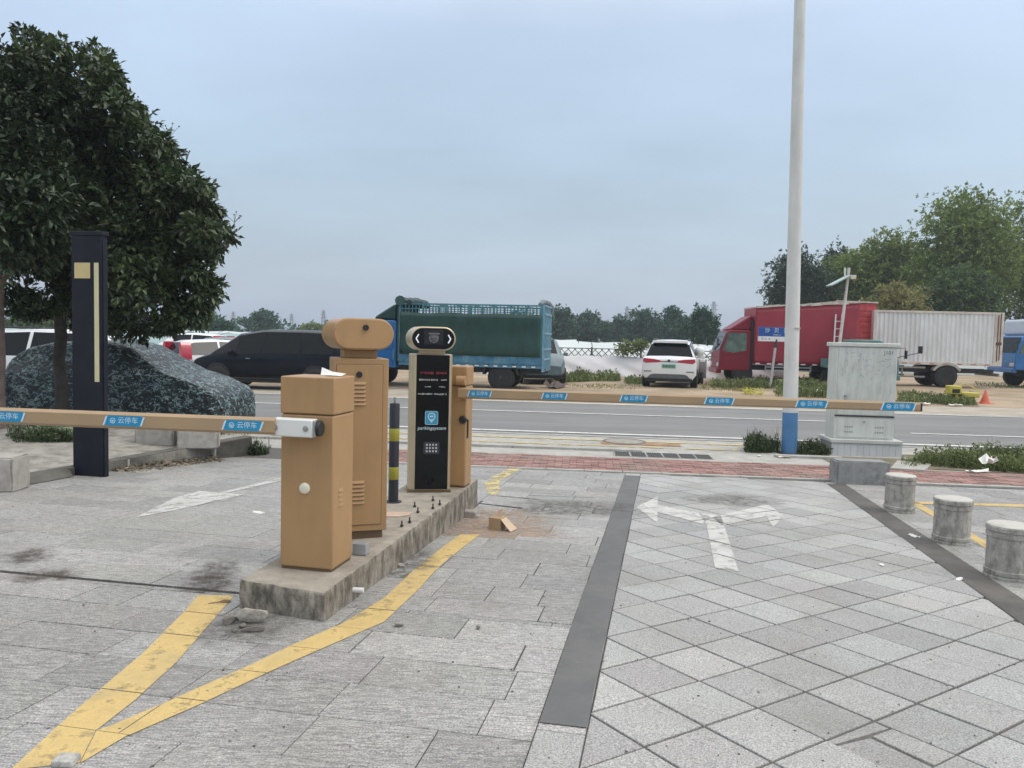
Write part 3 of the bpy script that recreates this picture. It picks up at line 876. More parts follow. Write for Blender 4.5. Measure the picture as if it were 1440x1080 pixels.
# near barrier gate -------------------------------------------------
YAW1 = R(-11.5)
g1 = thing('barrier_gate', 'near tan barrier gate cabinet with white arm clamp and boom reaching left', 'barrier gate', (-1.162, 4.435, IZ), YAW1)
W1, D1, H1 = 0.325, 0.285, 1.115
b = MB(); b.lbox(-W1 / 2, W1 / 2, 0, D1, 0.012, 0.897); b.build('cabinet', tan, g1, bevel=0.010, seg=3)
b = MB(); b.lbox(-W1 / 2 - .003, W1 / 2 + .003, -.003, D1 + .003, 0.903, H1); b.build('lid', tan, g1, bevel=0.008, seg=3)
b = MB(); b.lbox(-W1 / 2 + .01, W1 / 2 - .01, .01, D1 - .01, 0.895, 0.905); b.build('lid_joint', tan_dark, g1)
b = MB(); b.lbox(-W1 / 2 + .008, W1 / 2 - .008, .008, D1 - .008, -0.005, 0.012); b.build('foot', tan_dark, g1)
b = MB(); louvers(b, .075, .135, W1 / 2, .365, 4, .028, .007, 'y'); b.build('vent', tan, g1)
b = MB(); b.lathe([(0.001, -.014), (.022, -.0135), (.031, -.008), (.033, 0), (.033, .004)], 28, 0, (-.01, -.002, .475), 'y'); b.build('knob', mat('ivory_plastic', (.72, .68, .56), .4, .05), g1, smooth=50)
cl = MB(); cl.lbox(-.165, .088, -.115, -.04, .783, .884); clo = cl.build('arm_clamp', white_pl, g1, bevel=.008)
b = MB(); b.lbox(.0885, .104, -.112, -.043, .786, .881); b.build('clamp_end', steel, clo, bevel=.004)
b = MB(); b.lathe([(.040, 0), (.045, .005), (.045, .016), (.04, .022)], 20, 0, (.104, -.078, .834), 'x'); b.build('clamp_hub', black_pl, clo, smooth=40)
b = MB(); b.lbox(-.05, .05, -.042, .002, .80, .87); b.build('clamp_mount', dsteel, clo)
for x in (-.135, .048):
    b = MB(); b.lathe([(.016, -.12), (.016, -.114)], 16, 0, (x, 0, .833), 'y'); b.lathe([(.010, -.127), (.010, -.119)], 6, 0, (x, 0, .833), 'y'); b.build('clamp_bolt', steel, clo)
inv = Matrix.Rotation(-YAW1, 4, 'Z') @ Matrix.Translation((1.162, -4.435, -IZ))
pa = inv @ Vector((-1.315, 4.36, 1.183)); pb = inv @ Vector((-4.95, 4.43, 1.225))
make_boom(g1, pa, pb, .094, .088, .05, [.18, .85, 1.525, 2.205, 2.885])

# reader kiosk seen from behind ------------------------------------
def reader(label, loc, yaw, front):
    t = thing('reader_kiosk', label, 'parking kiosk', loc, yaw)
    return t
YAW2 = R(19.0)
k2 = reader('tall tan plate reader kiosk seen from behind, louvred door and capsule head', (-1.0, 5.13, IZ), YAW2, False)
b = MB(); b.lbox(-.165, .19, 0, .31, .055, 1.205); b.build('body', tan, k2, bevel=.006)
b = MB(); b.lbox(-.13, .165, .02, .28, 0.0, .055); b.build('foot', tan_dark, k2)
b = MB(); b.lbox(-.150, .150, -.006, -.0005, .10, 1.165); dr = b.build('door', tan, k2, bevel=.003)
b = MB(); b.lbox(-.1525, -.1498, -.004, -.0008, .10, 1.165); b.lbox(.150, .153, -.004, -.0008, .10, 1.165); b.lbox(-.1525, .153, -.004, -.0008, 1.165, 1.168); b.lbox(-.1525, .153, -.004, -.0008, .097, .1); b.build('door_gap', tan_dark, k2)
for z0 in (.245, .90):
    b = MB(); louvers(b, -.058, .040, -.0062, z0, 6, .027, .011); b.build('vent', tan, dr)
b = MB(); b.lathe([(.018, -.016), (.02, -.012), (.02, -.004)], 18, 0, (-.005, -.002, 1.10), 'y'); b.build('lock', black_pl, dr, smooth=40)
b = MB(); b.lbox(-.10, .12, .05, .25, 1.2055, 1.262); b.build('neck', tan, k2, bevel=.006)
hd = MB(); hd.prism([(x, z) for x, z in stadium(.405, .205, 14)], 'y', -.18, .18); hdo = hd.build('head', tan, k2, bevel=.006); hdo.location = (.0, .15, 1.365); hdo.rotation_euler = (0, 0, R(6))
b = MB(); b.prism([(x, z) for x, z in stadium(.388, .188, 14)], 'y', -.1865, -.1803); b.build('head_cover', tan, hdo, bevel=.002)
b = MB(); b.lathe([(.017, -.203), (.019, -.197), (.019, -.186)], 18, 0, (.01, 0, .043), 'y'); b.build('head_lock', black_pl, hdo, smooth=40)

# reader kiosk facing the camera ------------------------------------
YAW3 = R(9.0)
k3 = reader('parking kiosk facing us with black screen panel, blue icon and capsule camera head', (-.69, 6.75, IZ), YAW3, True)
b = MB(); b.prism([(-.150, .012), (.160, .012), (.176, .05), (.176, .27), (.14, .30), (-.16, .30), (-.196, .27), (-.196, .06)], 'z', .02, 1.205); b.build('body', champ, k3, bevel=.004)
b = MB(); b.lbox(-.2, .18, .005, .29, 0, .02); b.build('base_plate', tan_dark, k3, bevel=.004)
for x0, x1 in ((-.150, -.137), (.147, .160)):
    b = MB(); b.lbox(x0, x1, 0, .0115, .03, 1.2); b.build('side_trim', champ, k3, bevel=.003)
sc = MB(); sc.lbox(-.1365, .1465, .001, .0118, .03, 1.2); sco = sc.build('screen', black_gl, k3)
led_r = mat('led_red', (.12, .01, .02), .5, .1, emit=(.42, .02, .07, .16))
led_w = mat('led_white', (.3, .3, .3), .5, .1, emit=(.6, .6, .66, .13))
def led_row(z, m, pat, h=.018, seed=1):
    q = random.Random(seed); b = MB(); x = -.122
    for w, on in pat:
        if on:
            xx = x
            while xx < x + w - .004:
                ww = q.uniform(.004, .010); hh = h * q.uniform(.45, 1)
                zz = z + q.uniform(-.3, .3) * (h - hh)
                b.add([(xx, 0, zz - hh / 2), (xx + ww, 0, zz - hh / 2), (xx + ww, 0, zz + hh / 2), (xx, 0, zz + hh / 2)], [(0, 1, 2, 3)])
                xx += ww + q.uniform(.002, .005)
        x += w
    b.build('led_text', m, sco)
led_row(1.045, led_r, [(.02, 0), (.11, 1), (.025, 0), (.09, 1)], .026, 1)
led_row(.985, led_w, [(.01, 0), (.09, 1), (.01, 0), (.06, 1), (.03, 0), (.045, 1)], .016, 2)
led_row(.925, led_w, [(.06, 0), (.05, 1), (.07, 0), (.05, 1)], .012, 3)
led_row(.862, led_w, [(.13, 1), (.01, 0), (.09, 1), (.01, 0), (.01, 1)], .017, 4)
ic = MB(); ic.prism([(x, z + .655) for x, z in rrect(.112, .118, .014)], 'y', -.002, .0008)
lp = [(.034 * math.cos(R(a)), .012 + .034 * math.sin(R(a))) for a in range(-40, 221, 10)] + [(0, -.044)]
ic.add([(x, -.0026, z + .655) for x, z in lp], [tuple(range(len(lp)))], 1)
ic.add([(.025 * math.cos(R(a)), -.0030, .667 + .025 * math.sin(R(a))) for a in range(0, 360, 18)], [tuple(range(20))], 0)
ic.add([(-.015, -.0034, .661), (.015, -.0034, .661), (.017, -.0034, .668), (.010, -.0034, .676), (-.010, -.0034, .676), (-.017, -.0034, .668)], [(0, 1, 2, 3, 4, 5)], 1)
fr = rrect(.112, .118, .014); fi = rrect(.104, .110, .011); n_ = len(fr)
ic.add([(x, -.0026, z + .655) for x, z in fr] + [(x, -.0026, z + .655) for x, z in fi], [(i, (i + 1) % n_, (i + 1) % n_ + n_, i + n_) for i in range(n_)], 1)
ic.build('icon', [mat('icon_blue', (.035, .25, .44), .4, .05), mat('icon_pale', (.42, .66, .76), .45, .04)], sco, recalc=False)
b = MB(); put_text(b, 'parkingsystem', .043, (.004, -.0004, .565), 0, shear=.2); b.build('lettering', white_st, sco, recalc=False)
b = MB(); b.prism([(x + .004, z + .392) for x, z in rrect(.138, .105, .01)], 'y', -.001, .0006)
for i in range(4):
    for j in range(3): b.lathe([(.0085, -.0028), (.0085, -.0008)], 10, 1, (.004 + (i - 1.5) * .027, 0, .392 + (j - 1) * .028), 'y')
b.build('speaker_grid', [mat('grid_dark', (.03, .033, .04), .5, .1), mat('grid_dots', (.52, .53, .56), .4, .1)], sco)
b = MB(); b.lbox(-.115, .11, .04, .24, 1.2055, 1.238); b.build('neck', champ, k3, bevel=.004)
hd = MB(); hd.prism([(x - .002, z + 1.34) for x, z in stadium(.395, .205, 14)], 'y', -.03, .27); hdo = hd.build('head', champ, k3, bevel=.008); hdo.rotation_euler = (0, 0, R(7))
b = MB(); b.prism([(x - .002, z + 1.34) for x, z in stadium(.365, .178, 14)], 'y', -.036, -.0305); b.build('head_glass', black_gl, hdo)
b = MB(); b.lbox(-.085, .083, -.040, -.0362, 1.290, 1.41); b.build('camera_window', mat('window_black', (.012, .012, .016), .25, .1), hdo, bevel=.003)
b = MB(); b.lathe([(.030, -.044), (.036, -.042), (.042, -.041)], 24, 0, (0, 0, 1.345), 'y'); b.lathe([(.010, -.058), (.026, -.052), (.031, -.043)], 24, 1, (0, 0, 1.345), 'y')
b.lbox(-.048, .048, -.055, -.041, 1.378, 1.39, 2); b.build('lens', [mat('lens_ring', (.16, .16, .17), .35, .1), mat('lens_dome', (.10, .10, .115), .15, .2), mat('lens_hood', (.16, .16, .17), .4, .1)], hdo, smooth=40)
for s_ in (-1, 1):
    b = MB()
    for k_ in (-1, 1):
        x0 = -.002 + s_ * .150; x1 = -.002 + s_ * .128
        b.bar((x0, -.037, 1.34), (x1, -.037, 1.34 + k_ * .036), .003, .010, up=(0, 0, 1))
    b.build('chevron_light', mat('chevron_white', (.8, .8, .8), .4, .02, emit=(.8, .85, .9, .35)), hdo)

# far barrier gate ---------------------------------------------------
YAW4 = R(-11.5)
g4 = thing('barrier_gate', 'far tan barrier gate behind the kiosk with boom stretching right', 'barrier gate', (-.515, 7.02, IZ), YAW4)
b = MB(); b.lbox(-.13, .115, 0, .22, .012, .92); b.build('cabinet', tan, g4, bevel=.014, seg=3)
b = MB(); b.lbox(-.134, .119, -.004, .224, .926, 1.10); b.build('lid', tan, g4, bevel=.014, seg=3)
b = MB(); b.lbox(-.12, .105, .01, .21, 0, .012); b.build('foot', tan_dark, g4)
b = MB(); b.lbox(-.12, .105, .01, .21, .919, .928); b.build('lid_joint', tan_dark, g4)
b = MB(); b.tube([(.03, -.035, .972), (.112, -.035, .972)], .043, 20); cl4 = b.build('arm_hub', tan, g4, smooth=40)
b = MB(); b.lathe([(.030, -.002), (.036, .001)], 20, 0, (.026, -.035, .972), 'x'); b.build('hub_lens', mat('amber_dark', (.12, .02, .012), .2, .1), cl4, smooth=40)
b = MB(); b.lathe([(.03, -.03), (.036, -.02), (.036, 0)], 20, 0, (.085, 0, .62), 'y'); b.build('knob', black_pl, g4, smooth=40)
b = MB(); b.lbox(.116, .126, .02, .05, .45, .62); b.build('hinge', dsteel, g4)
inv = Matrix.Rotation(-YAW4, 4, 'Z') @ Matrix.Translation((.515, -7.02, -IZ))
pa = inv @ Vector((-.47, 6.965, 1.207)); pb = inv @ Vector((2.965, 5.66, 1.280))
make_boom(g4, pa, pb, .098, .066, .05, [.21, .90, 1.58, 2.26, 2.94, 3.53])

# striped post -------------------------------------------------------
sp1 = thing('striped_post', 'slim black steel post with yellow bands standing between the kiosks', 'bollard', (-.948, 6.33, IZ))
b = MB(); b.lathe([(.041, .006), (.041, .80), (.036, .812), (.005, .815)], 22); b.build('post', mat('post_black', (.018, .02, .028), .4, .15), sp1, smooth=40)
for z in (.19, .505):
    b = MB(); b.lathe([(.0412, z), (.0424, z + .002), (.0424, z + .10), (.0412, z + .102)], 22); b.build('yellow_band', mat('yellow_band', (.30, .27, .03), .4, .12), sp1, smooth=40)
b = MB(); b.lathe([(.008, .815), (.011, .835), (.008, .85), (.011, .86), (.004, .868)], 10); b.build('lifting_eye', steel, sp1, smooth=40)
b = MB(); b.lathe([(.068, 0), (.068, .008)], 24); b.build('base_plate', dsteel, sp1)

# bits lying on the island and the cabinet ----------------------------
b = MB(); b.prism(rrect(.088, .07, .006), 'z', .0, .068); b.prism(rrect(.074, .056, .005), 'z', .068, .0695, 1)
o = b.build('grey_block', [mat('grey_block', (.33, .33, .34), .6, .08), mat('grey_block_top', (.25, .25, .25), .7, .1)], bevel=.003)
o.location = (-.915, 4.80, IZ + .001); o.rotation_euler = (0, 0, R(-8)); tag(o, 'small grey plastic junction box beside the near barrier cabinet', 'junction box')
b = MB()
pts = [(-.12, -.05), (.02, -.07), (.11, -.015), (.13, .06), (0, .09), (-.13, .07)]
b.prism(pts, 'z', 0, .006); b.add([(-.13, .0, .006), (-.05, .085, .006), (-.06, .09, .06), (-.14, .01, .055)], [(0, 1, 2, 3)])
o = b.build('cardboard_sheet', mat('cardboard_pale', (.50, .37, .29), .85, .12, 8)); o.location = (-.86, 5.86, IZ + .002); o.rotation_euler = (0, 0, .2)
tag(o, 'flat torn cardboard sheet lying on the concrete island', 'cardboard')
b = MB(); b.add([(-.07, -.02, 0), (.0, -.05, .004), (.07, -.03, .0), (.075, .02, .012), (-.02, .03, .02), (-.08, .01, .045)], [(0, 1, 4, 5), (1, 2, 3, 4)])
o = b.build('paper_scrap', white_pl); o.location = (-1.055, 4.60, IZ + H1 + .002); o.rotation_euler = (0, 0, -.3)
sd_ = o.modifiers.new('t', 'SOLIDIFY'); sd_.thickness = .0015
tag(o, 'crumpled white paper lying on top of the near barrier cabinet', 'paper')

# small cardboard carton on the driveway ------------------------------
pc = onD(699, 744)
cb = thing('cardboard_carton', 'small brown cardboard carton with open flap on the driveway', 'carton', (pc.x, pc.y, zd(pc.x, pc.y) + .001), R(-25))
card = mat('cardboard', (.36, .25, .145), .85, .1, 8)
b = MB(); b.lbox(-.055, .055, -.05, .05, .0, .10); b.build('box', card, cb)
b = MB(); b.add([(.055, -.05, .095), (.055, .05, .095), (.15, .07, .006), (.15, -.06, .006)], [(0, 1, 2, 3)]); b.add([(-.02, .05, .10), (.02, .05, .10), (.02, .06, .16), (-.02, .06, .15)], [(0, 1, 2, 3)])
o = b.build('flap', mat('cardboard_light', (.55, .43, .31), .85, .08, 8), cb); m_ = o.modifiers.new('t', 'SOLIDIFY'); m_.thickness = .003

# ------------------------------------------------------------------ left pillar
pl = thing('light_pillar', 'tall dark navy pillar with cream panels by the pavement kerb', 'pillar', (-4.68, 8.60, .03), R(-12))
b = MB(); b.lbox(-.19, .19, 0, .085, 0, 2.68); b.build('post', pillar_m, pl, bevel=.004)
b = MB(); b.lbox(.1905, .205, .012, .075, 0, 2.64); b.build('side_channel', pillar_m, pl, bevel=.003)
b = MB(); b.lbox(-.197, .212, -.008, .093, 2.68, 2.725); b.build('cap', pillar_m, pl, bevel=.004)
b = MB(); b.lbox(-.150, .048, -.004, -.0003, 2.215, 2.385); b.build('square_panel', cream, pl)
b = MB(); b.lbox(.098, .155, -.004, -.0003, 1.085, 2.385); b.build('light_strip', mat('cream_strip', (.66, .60, .36), .5, .05), pl)
b = MB(); b.lbox(-.205, .215, -.02, .105, 0.004, .026); b.build('base_plate', dsteel, pl)

# ------------------------------------------------------------------ stone bollards and blocks
stone = mat('bollard_stone', (.37, .355, .32), .85, .28, 14, bstr=.7, bscale=55, dirt=(.12, .11, .09), dirt_amt=.9, dirt_scale=16, dirt_stretch=(1.3, 1.3, .5))
stone_top = mat('bollard_top', (.52, .50, .46), .85, .1, 8, bstr=.4, bscale=60, dirt=(.25, .23, .2), dirt_amt=.5)
BG = 'stone bollards along the dark strip'
bol_lab = ['farthest round stone bollard, nearest the pale utility cabinet', 'middle one of the three round stone bollards', 'nearest and largest looking round stone bollard, at the frame edge']
proto = None
for k_, (u, v) in enumerate([(1264, 722), (1337, 767), (1416, 818)]):
    p = onD(u, v)
    k2_ = 1 + .14 / p.xy.length; loc = (p.x * k2_, p.y * k2_, zd(p.x * k2_, p.y * k2_) - .012)
    if proto is None:
        proto = thing('stone_bollard', bol_lab[0], 'bollard', loc, 0, BG); proto.scale = (.95, .95, 1)
        b = MB(); b.lathe([(.155, 0), (.155, .032), (.148, .036), (.148, .044), (.154, .048), (.154, .072), (.146, .078), (.145, .30), (.153, .305), (.153, .33), (.147, .334), (.147, .342), (.156, .347), (.156, .372), (.150, .382)], 40)
        b.build('shaft', stone, proto, smooth=28)
        b = MB(); b.lathe([(.1495, .382), (.142, .387), (.08, .391), (.01, .392)], 40); b.build('top', stone_top, proto, smooth=40)
    else:
        o = copy_tree(proto); o.location = loc; o.scale = (.95, .95, 1); o.rotation_euler = (0, 0, 1.7 * k_); o['label'] = bol_lab[k_]
def stone_block(label, loc, size, rz, m, bev=.012, group=None, name='stone_block'):
    q = random.Random(int(loc[0] * 100)); bm = bmesh.new(); bmesh.ops.create_cube(bm, size=1)
    bmesh.ops.bevel(bm, geom=bm.edges[:], offset=.04, segments=2, affect='EDGES')
    bmesh.ops.subdivide_edges(bm, edges=bm.edges[:], cuts=2, use_grid_fill=True)
    for v in bm.verts:
        v.co = Vector((v.co.x * size[0], v.co.y * size[1], (v.co.z + .5) * size[2])) + Vector((q.gauss(0, 1), q.gauss(0, 1), q.gauss(0, .6))) * .0028
    me = bpy.data.meshes.new(name); bm.to_mesh(me); bm.free(); me.materials.append(m)
    for p in me.polygons: p.use_smooth = True
    me.set_sharp_from_angle(angle=R(30))
    o = bpy.data.objects.new(name, me); COL.objects.link(o); o.location = loc; o.rotation_euler = (0, 0, rz)
    return tag(o, label, 'stone block', group)
st_grey = mat('block_grey', (.27, .27, .265), .85, .22, 6, bstr=.5, bscale=45, dirt=(.09, .09, .09), dirt_amt=.8, dirt_scale=5)
st_pale = mat('block_pale', (.40, .375, .34), .85, .15, 7, bstr=.5, bscale=50, dirt=(.16, .15, .13), dirt_amt=.6, dirt_scale=5)
st_green = mat('block_green', (.27, .33, .20), .85, .15, 7, bstr=.5, bscale=50, dirt=(.30, .30, .27), dirt_amt=.8, dirt_scale=4)
pB = onD(1214, 682)
stone_block('wide grey stone block in front of the pale utility cabinet', (pB.x, pB.y + .14, -.03), (.635, .28, .315), R(-5), st_grey)
p = onR(213, 627, .215); stone_block('pale stone block right of the dark pillar, the left one of the two', (p.x, p.y + .3, zs(p.x, p.y) - .01), (.54, .36, .36), R(-8), st_pale, group='pale stone blocks on the raised pavement')
p = onR(272, 630, .225); stone_block('pale stone block at the pavement end, the right one of the two', (p.x - .06, p.y + .32, zs(p.x, p.y) - .01), (.50, .36, .36), R(18), st_pale, group='pale stone blocks on the raised pavement')
p = onR(59, 622, .2); stone_block('low mossy green stone block left of the dark pillar', (p.x, p.y + .15, zs(p.x, p.y) - .03), (.62, .26, .19), R(3), st_green)
p = onR(-14, 690, .11); stone_block('worn pale stone block cut off by the frame near the kerb', (p.x, p.y + .15, .09), (.40, .32, .34), R(4), st_pale)

# ------------------------------------------------------------------ lamp post
lm = thing('lamp_post', 'tall white street lamp post with blue painted foot', 'lamp post', (4.413, 12.30, -.02))
wht = mat('pole_white', (.66, .655, .63), .5, .07, 2, dirt=(.42, .40, .36), dirt_amt=.4, dirt_scale=2.5, dirt_stretch=(3, 3, .5))
lean = Vector((-.0215, 0, 1))
def lp_(z): return (lean.x * z, 0, z)
def rad(z): return .118 - z * .0048
b = MB(); b.tube([lp_(.665), lp_(2.2), lp_(4.5), lp_(7), lp_(9.2)], [rad(.665), rad(2.2), rad(4.5), rad(7), rad(9.2)], 28); b.build('shaft', wht, lm, smooth=40)
b = MB(); b.tube([lp_(0.0), lp_(.665)], [.121, rad(.66) + .001], 28); b.build('blue_foot', mat('foot_blue', (.07, .20, .40), .5, .12, 3, dirt=(.15, .2, .27), dirt_amt=.5), lm, smooth=40)
b = MB(); b.lbox(-.2, .2, -.2, .2, -.02, .022); b.build('base_plate', dsteel, lm)
b = MB(); b.lbox(-.05, .05, -.115, -.09, 1.98, 1.995); b.build('strap_mark', mat('strap', (.4, .38, .3), .6, .1), lm)
b = MB(); b.tube([lp_(9.15), (-.2, -.4, 9.6), (-.2, -1.6, 9.9)], [.055, .045, .035], 10); b.build('arm', wht, lm, smooth=50)
b = MB(); b.box((-.2, -1.9, 9.92), (.28, .7, .1)); b.build('lamp_head', dsteel, lm, bevel=.03)

# ------------------------------------------------------------------ utility cabinet
uc = thing('utility_cabinet', 'pale green grey roadside utility cabinet on a tiled plinth', 'utility cabinet', (5.50, 12.15, 0), R(-5))
ucm = mat('cabinet_paint', (.60, .62, .575), .5, .07, 2.5, rvar=.06, dirt=(.34, .35, .32), dirt_amt=.35, dirt_scale=4, dirt_stretch=(2.5, 2.5, .35))
ucd = mat('cabinet_door', (.565, .59, .55), .55, .08, 3, dirt=(.30, .32, .30), dirt_amt=.5, dirt_scale=6, dirt_stretch=(2.2, 2.2, .45))
tile_w = mat('plinth_tile', (.56, .57, .58), .4, .06, 4, obrnd=.05)
b = MB(); b.lbox(-.455, .455, 0, .42, .262, 1.70); b.build('body', ucm, uc, bevel=.008)
b = MB(); b.lbox(-.485, .485, -.03, .45, 1.7005, 1.765); b.build('roof', ucm, uc, bevel=.012)
dr = MB(); dr.lbox(-.43, .44, -.012, -.0005, .64, 1.69); dro = dr.build('door', ucd, uc, bevel=.004)
b = MB(); b.lathe([(.02, -.035), (.024, -.02), (.024, -.0125)], 16, 0, (-.30, 0, .93), 'y'); b.lbox(-.31, -.29, -.02, -.0125, .84, .92); b.build('door_lock', steel, dro, smooth=40)
b = MB(); b.lbox(-.45, .45, -.016, -.0005, .612, .632); b.build('ledge', dsteel, uc)
lo = MB(); lo.lbox(-.40, .40, -.010, -.0005, .29, .585); loo = lo.build('lower_panel', ucm, uc, bevel=.004)
b = MB()
for sx_ in (-1, 1):
    for r_ in range(2):
        for c_ in range(4): b.lbox(sx_ * .23 + (c_ - 1.5) * .035 - .012, sx_ * .23 + (c_ - 1.5) * .035 + .012, -.0112, -.0101, .36 + r_ * .08, .385 + r_ * .08)
b.lathe([(.018, -.02), (.018, -.0105)], 14, 0, (0, 0, .535), 'y'); b.build('vent', mat('vent_grey', (.3, .32, .31), .6, .1), loo)
b = MB(); b.lbox(-.49, .53, -.08, .5, -.02, .205); pln = b.build('plinth', pale_conc, uc)
b = MB(); b.lbox(-.52, .56, -.115, .53, .2055, .262); b.build('plinth_slab', mat('slab_pale', (.52, .53, .50), .7, .08, 4), uc, bevel=.008)
tm = MB().lbox(-.0465, .0465, -.0085, 0, 0, .19).mesh('tile', tile_w)
for i in range(11):
    o = bpy.data.objects.new('tile', tm); COL.objects.link(o); o.parent = pln; o.location = (-.47 + .049 + i * .0965 - .03, -.0805, .008)
b = MB(); b.prism([(-.55, -.2), (.62, -.2), (.58, .45), (-.53, .45)], 'z', -.03, .012); b.build('footing', pale_conc, uc, bevel=.01)
# faded scrawl on the door
b = MB(); q = random.Random(8)
put_text(b, 'J101', .085, (.32, -.0125, 1.615), 0)
b.build('number', mat('scrawl_black', (.05, .05, .05), .7, .3), dro, recalc=False)
b = MB()
for _ in range(46):
    x, z = q.uniform(-.38, .36), q.uniform(1.2, 1.62); a = q.uniform(0, 3.14); l = q.uniform(.01, .035)
    b.bar((x - l * math.cos(a), -.0126, z - l * math.sin(a)), (x + l * math.cos(a), -.0126, z + l * math.sin(a)), .0006, .006)
b.build('scuff_mark', mat('scuff', (.27, .29, .285), .7, .2), dro)
# kerb-side flat slab right of the plinth
b = MB(); pq = [tuple(onR(u, v).xy) for u, v in ((1262, 650), (1310, 655), (1300, 664), (1252, 661))]
b.prism(ccw(pq), 'z', -.02, .03); struct(b.build('paving_edge', pale_conc))

# ------------------------------------------------------------------ drain grate and manhole
dg = thing('drain_grate', 'row of six iron gully grates set beside the red brick pavement', 'drain grate', (*road(.55, 11.75), 0), RD)
b = MB(); b.lbox(-.0, 1.46, -.16, .24, -.03, .006); b.build('frame', pale_conc, dg)
gm = MB()
for i in range(7): gm.bar((.01 + i * .033, -.14, .0), (.01 + i * .033, .21, .0), .012, .02)
gm.lbox(0, .215, -.145, -.125, -.008, .012); gm.lbox(0, .215, .2, .22, -.008, .012); gm.lbox(.0, .215, -.145, .215, .0065, .0075, 1)
gme = gm.mesh('grate_panel', [mat('iron', (.10, .105, .10), .65, .3, 12, metal=.3), mat('pit', (.035, .038, .034), .9, .2)])
for i in range(6):
    o = bpy.data.objects.new('grate_panel', gme); COL.objects.link(o); o.parent = dg; o.location = (.02 + i * .24, 0, .004)
p = onR(878, 621)
mh = thing('manhole_cover', 'round worn manhole cover in the pale road shoulder', 'manhole', (p.x, p.y, .0))
b = MB(); b.lathe([(.36, -.004), (.36, .010), (.32, .010), (.32, .004)], 36); b.build('ring', mat('iron_ring', (.14, .14, .13), .7, .3, 9), mh)
b = MB(); b.lathe([(.315, -.004), (.315, .008)], 36); b.build('cover', mat('cover_conc', (.30, .28, .24), .8, .2, 8), mh)
p = onD(1035, 707)
for i, (u0, v0, u1, v1) in enumerate([(985, 700, 1012, 698), (1012, 707, 1060, 714), (1030, 702, 1075, 706)]):
    pass

# ------------------------------------------------------------------ vehicles
def wheel(parent, x, y, z, r, w, side, rimm=None, rr=.62, name='wheel'):
    """y = outer face; side = +1 when the outer face looks to +y"""
    b = MB(); b.lathe([(r * rr, 0), (r * rr, -.01), (r * .9, -.0), (r, .03), (r, w - .03), (r * .93, w), (r * .6, w)], 28, 0, (0, 0, 0), 'y')
    o = b.build(name, rubber, parent, smooth=40); o.location = (x, y, z)
    if side > 0: o.rotation_euler = (0, 0, math.pi)
    b = MB(); b.lathe([(r * .06, .02), (r * .2, .018), (r * .24, .05), (r * rr * .75, .06), (r * rr * .95, .012), (r * rr, .002), (r * rr, .05)], 24, 0, (0, 0, 0), 'y')
    for k_ in range(6):
        a = k_ * math.pi / 3; b.lathe([(.018, .008), (.018, .03)], 6, 0, (r * .33 * math.cos(a), .012, r * .33 * math.sin(a)), 'y')
    b.build('rim', rimm or dsteel, o, smooth=40)
    return o
def loft(stations, root, paint_m, side_glass=(), front_glass=(), rear_glass=(), cap=True):
    rings = []
    for (x, w, zb, zs_, zr, wr) in stations:
        hgt = max(zr - zs_, .005)
        half = [(0, zb), (w * .86, zb), (w * .985, zb + (zs_ - zb) * .22), (w, zs_ - (zs_ - zb) * .28), (w * .965, zs_), (wr, zr - min(.06, hgt * .3)), (max(wr - .12, .1), zr), (0, zr + .018)]
        rings.append([(x, y, z) for y, z in half] + [(x, -y, z) for y, z in half[-2:0:-1]])
    n = len(rings[0]); V = [v for r_ in rings for v in r_]
    bod = MB(); bod.v = list(V); parts = {}
    for i in range(len(rings) - 1):
        for j in range(n):
            f = (i * n + j, i * n + (j + 1) % n, (i + 1) * n + (j + 1) % n, (i + 1) * n + j)
            key = None
            if j in (4, n - 5) and i in side_glass: key = ('side_window', j, i)
            elif j in (6, 7) and i in front_glass: key = ('windscreen', 0, i)
            elif j in (6, 7) and i in rear_glass: key = ('rear_window', 0, i)
            elif j in (5, n - 6) and i in rear_glass: key = ('rear_window', 0, i)
            if key: parts.setdefault(key, []).append(f)
            else: bod.f.append(list(f)); bod.m.append(0)
    bod.f.append(list(range(n))); bod.m.append(0); bod.f.append([(len(rings) - 1) * n + j for j in range(n)]); bod.m.append(0)
    o = bod.build('body', paint_m, root, smooth=32)
    for (nm, j, i), fs in parts.items():
        mb = MB(); idx = sorted({a for f in fs for a in f}); mp_ = {a: k for k, a in enumerate(idx)}
        mb.add([V[a] for a in idx], [[mp_[a] for a in f] for f in fs]); mb.build(nm, glass_d, root, smooth=40)
    return o

# the white SUV, seen from behind
p = onR(941, 546, .1)
suv = thing('white_suv', 'white SUV with red tail lights parked facing away on the dirt lot', 'car', (p.x + .55, p.y + 2.2, .10), R(90 - 15))
stn = [(-2.30, .80, .50, .96, .975, .72), (-2.25, .895, .36, 1.02, 1.035, .82), (-2.17, .93, .30, 1.05, 1.10, .80), (-1.86, .93, .28, 1.06, 1.56, .66), (-1.62, .935, .28, 1.06, 1.635, .655),
       (-.95, .935, .28, 1.05, 1.67, .66), (-.85, .935, .28, 1.05, 1.672, .66), (.05, .935, .28, 1.03, 1.66, .65), (.13, .935, .28, 1.03, 1.655, .65), (.62, .93, .28, 1.01, 1.56, .62), (1.25, .92, .28, .99, 1.04, .75), (2.0, .88, .28, .90, .93, .74), (2.28, .74, .34, .74, .76, .6)]
loft(stn, suv, white_car, side_glass=(3, 4, 6, 8), front_glass=(9,), rear_glass=(2,))
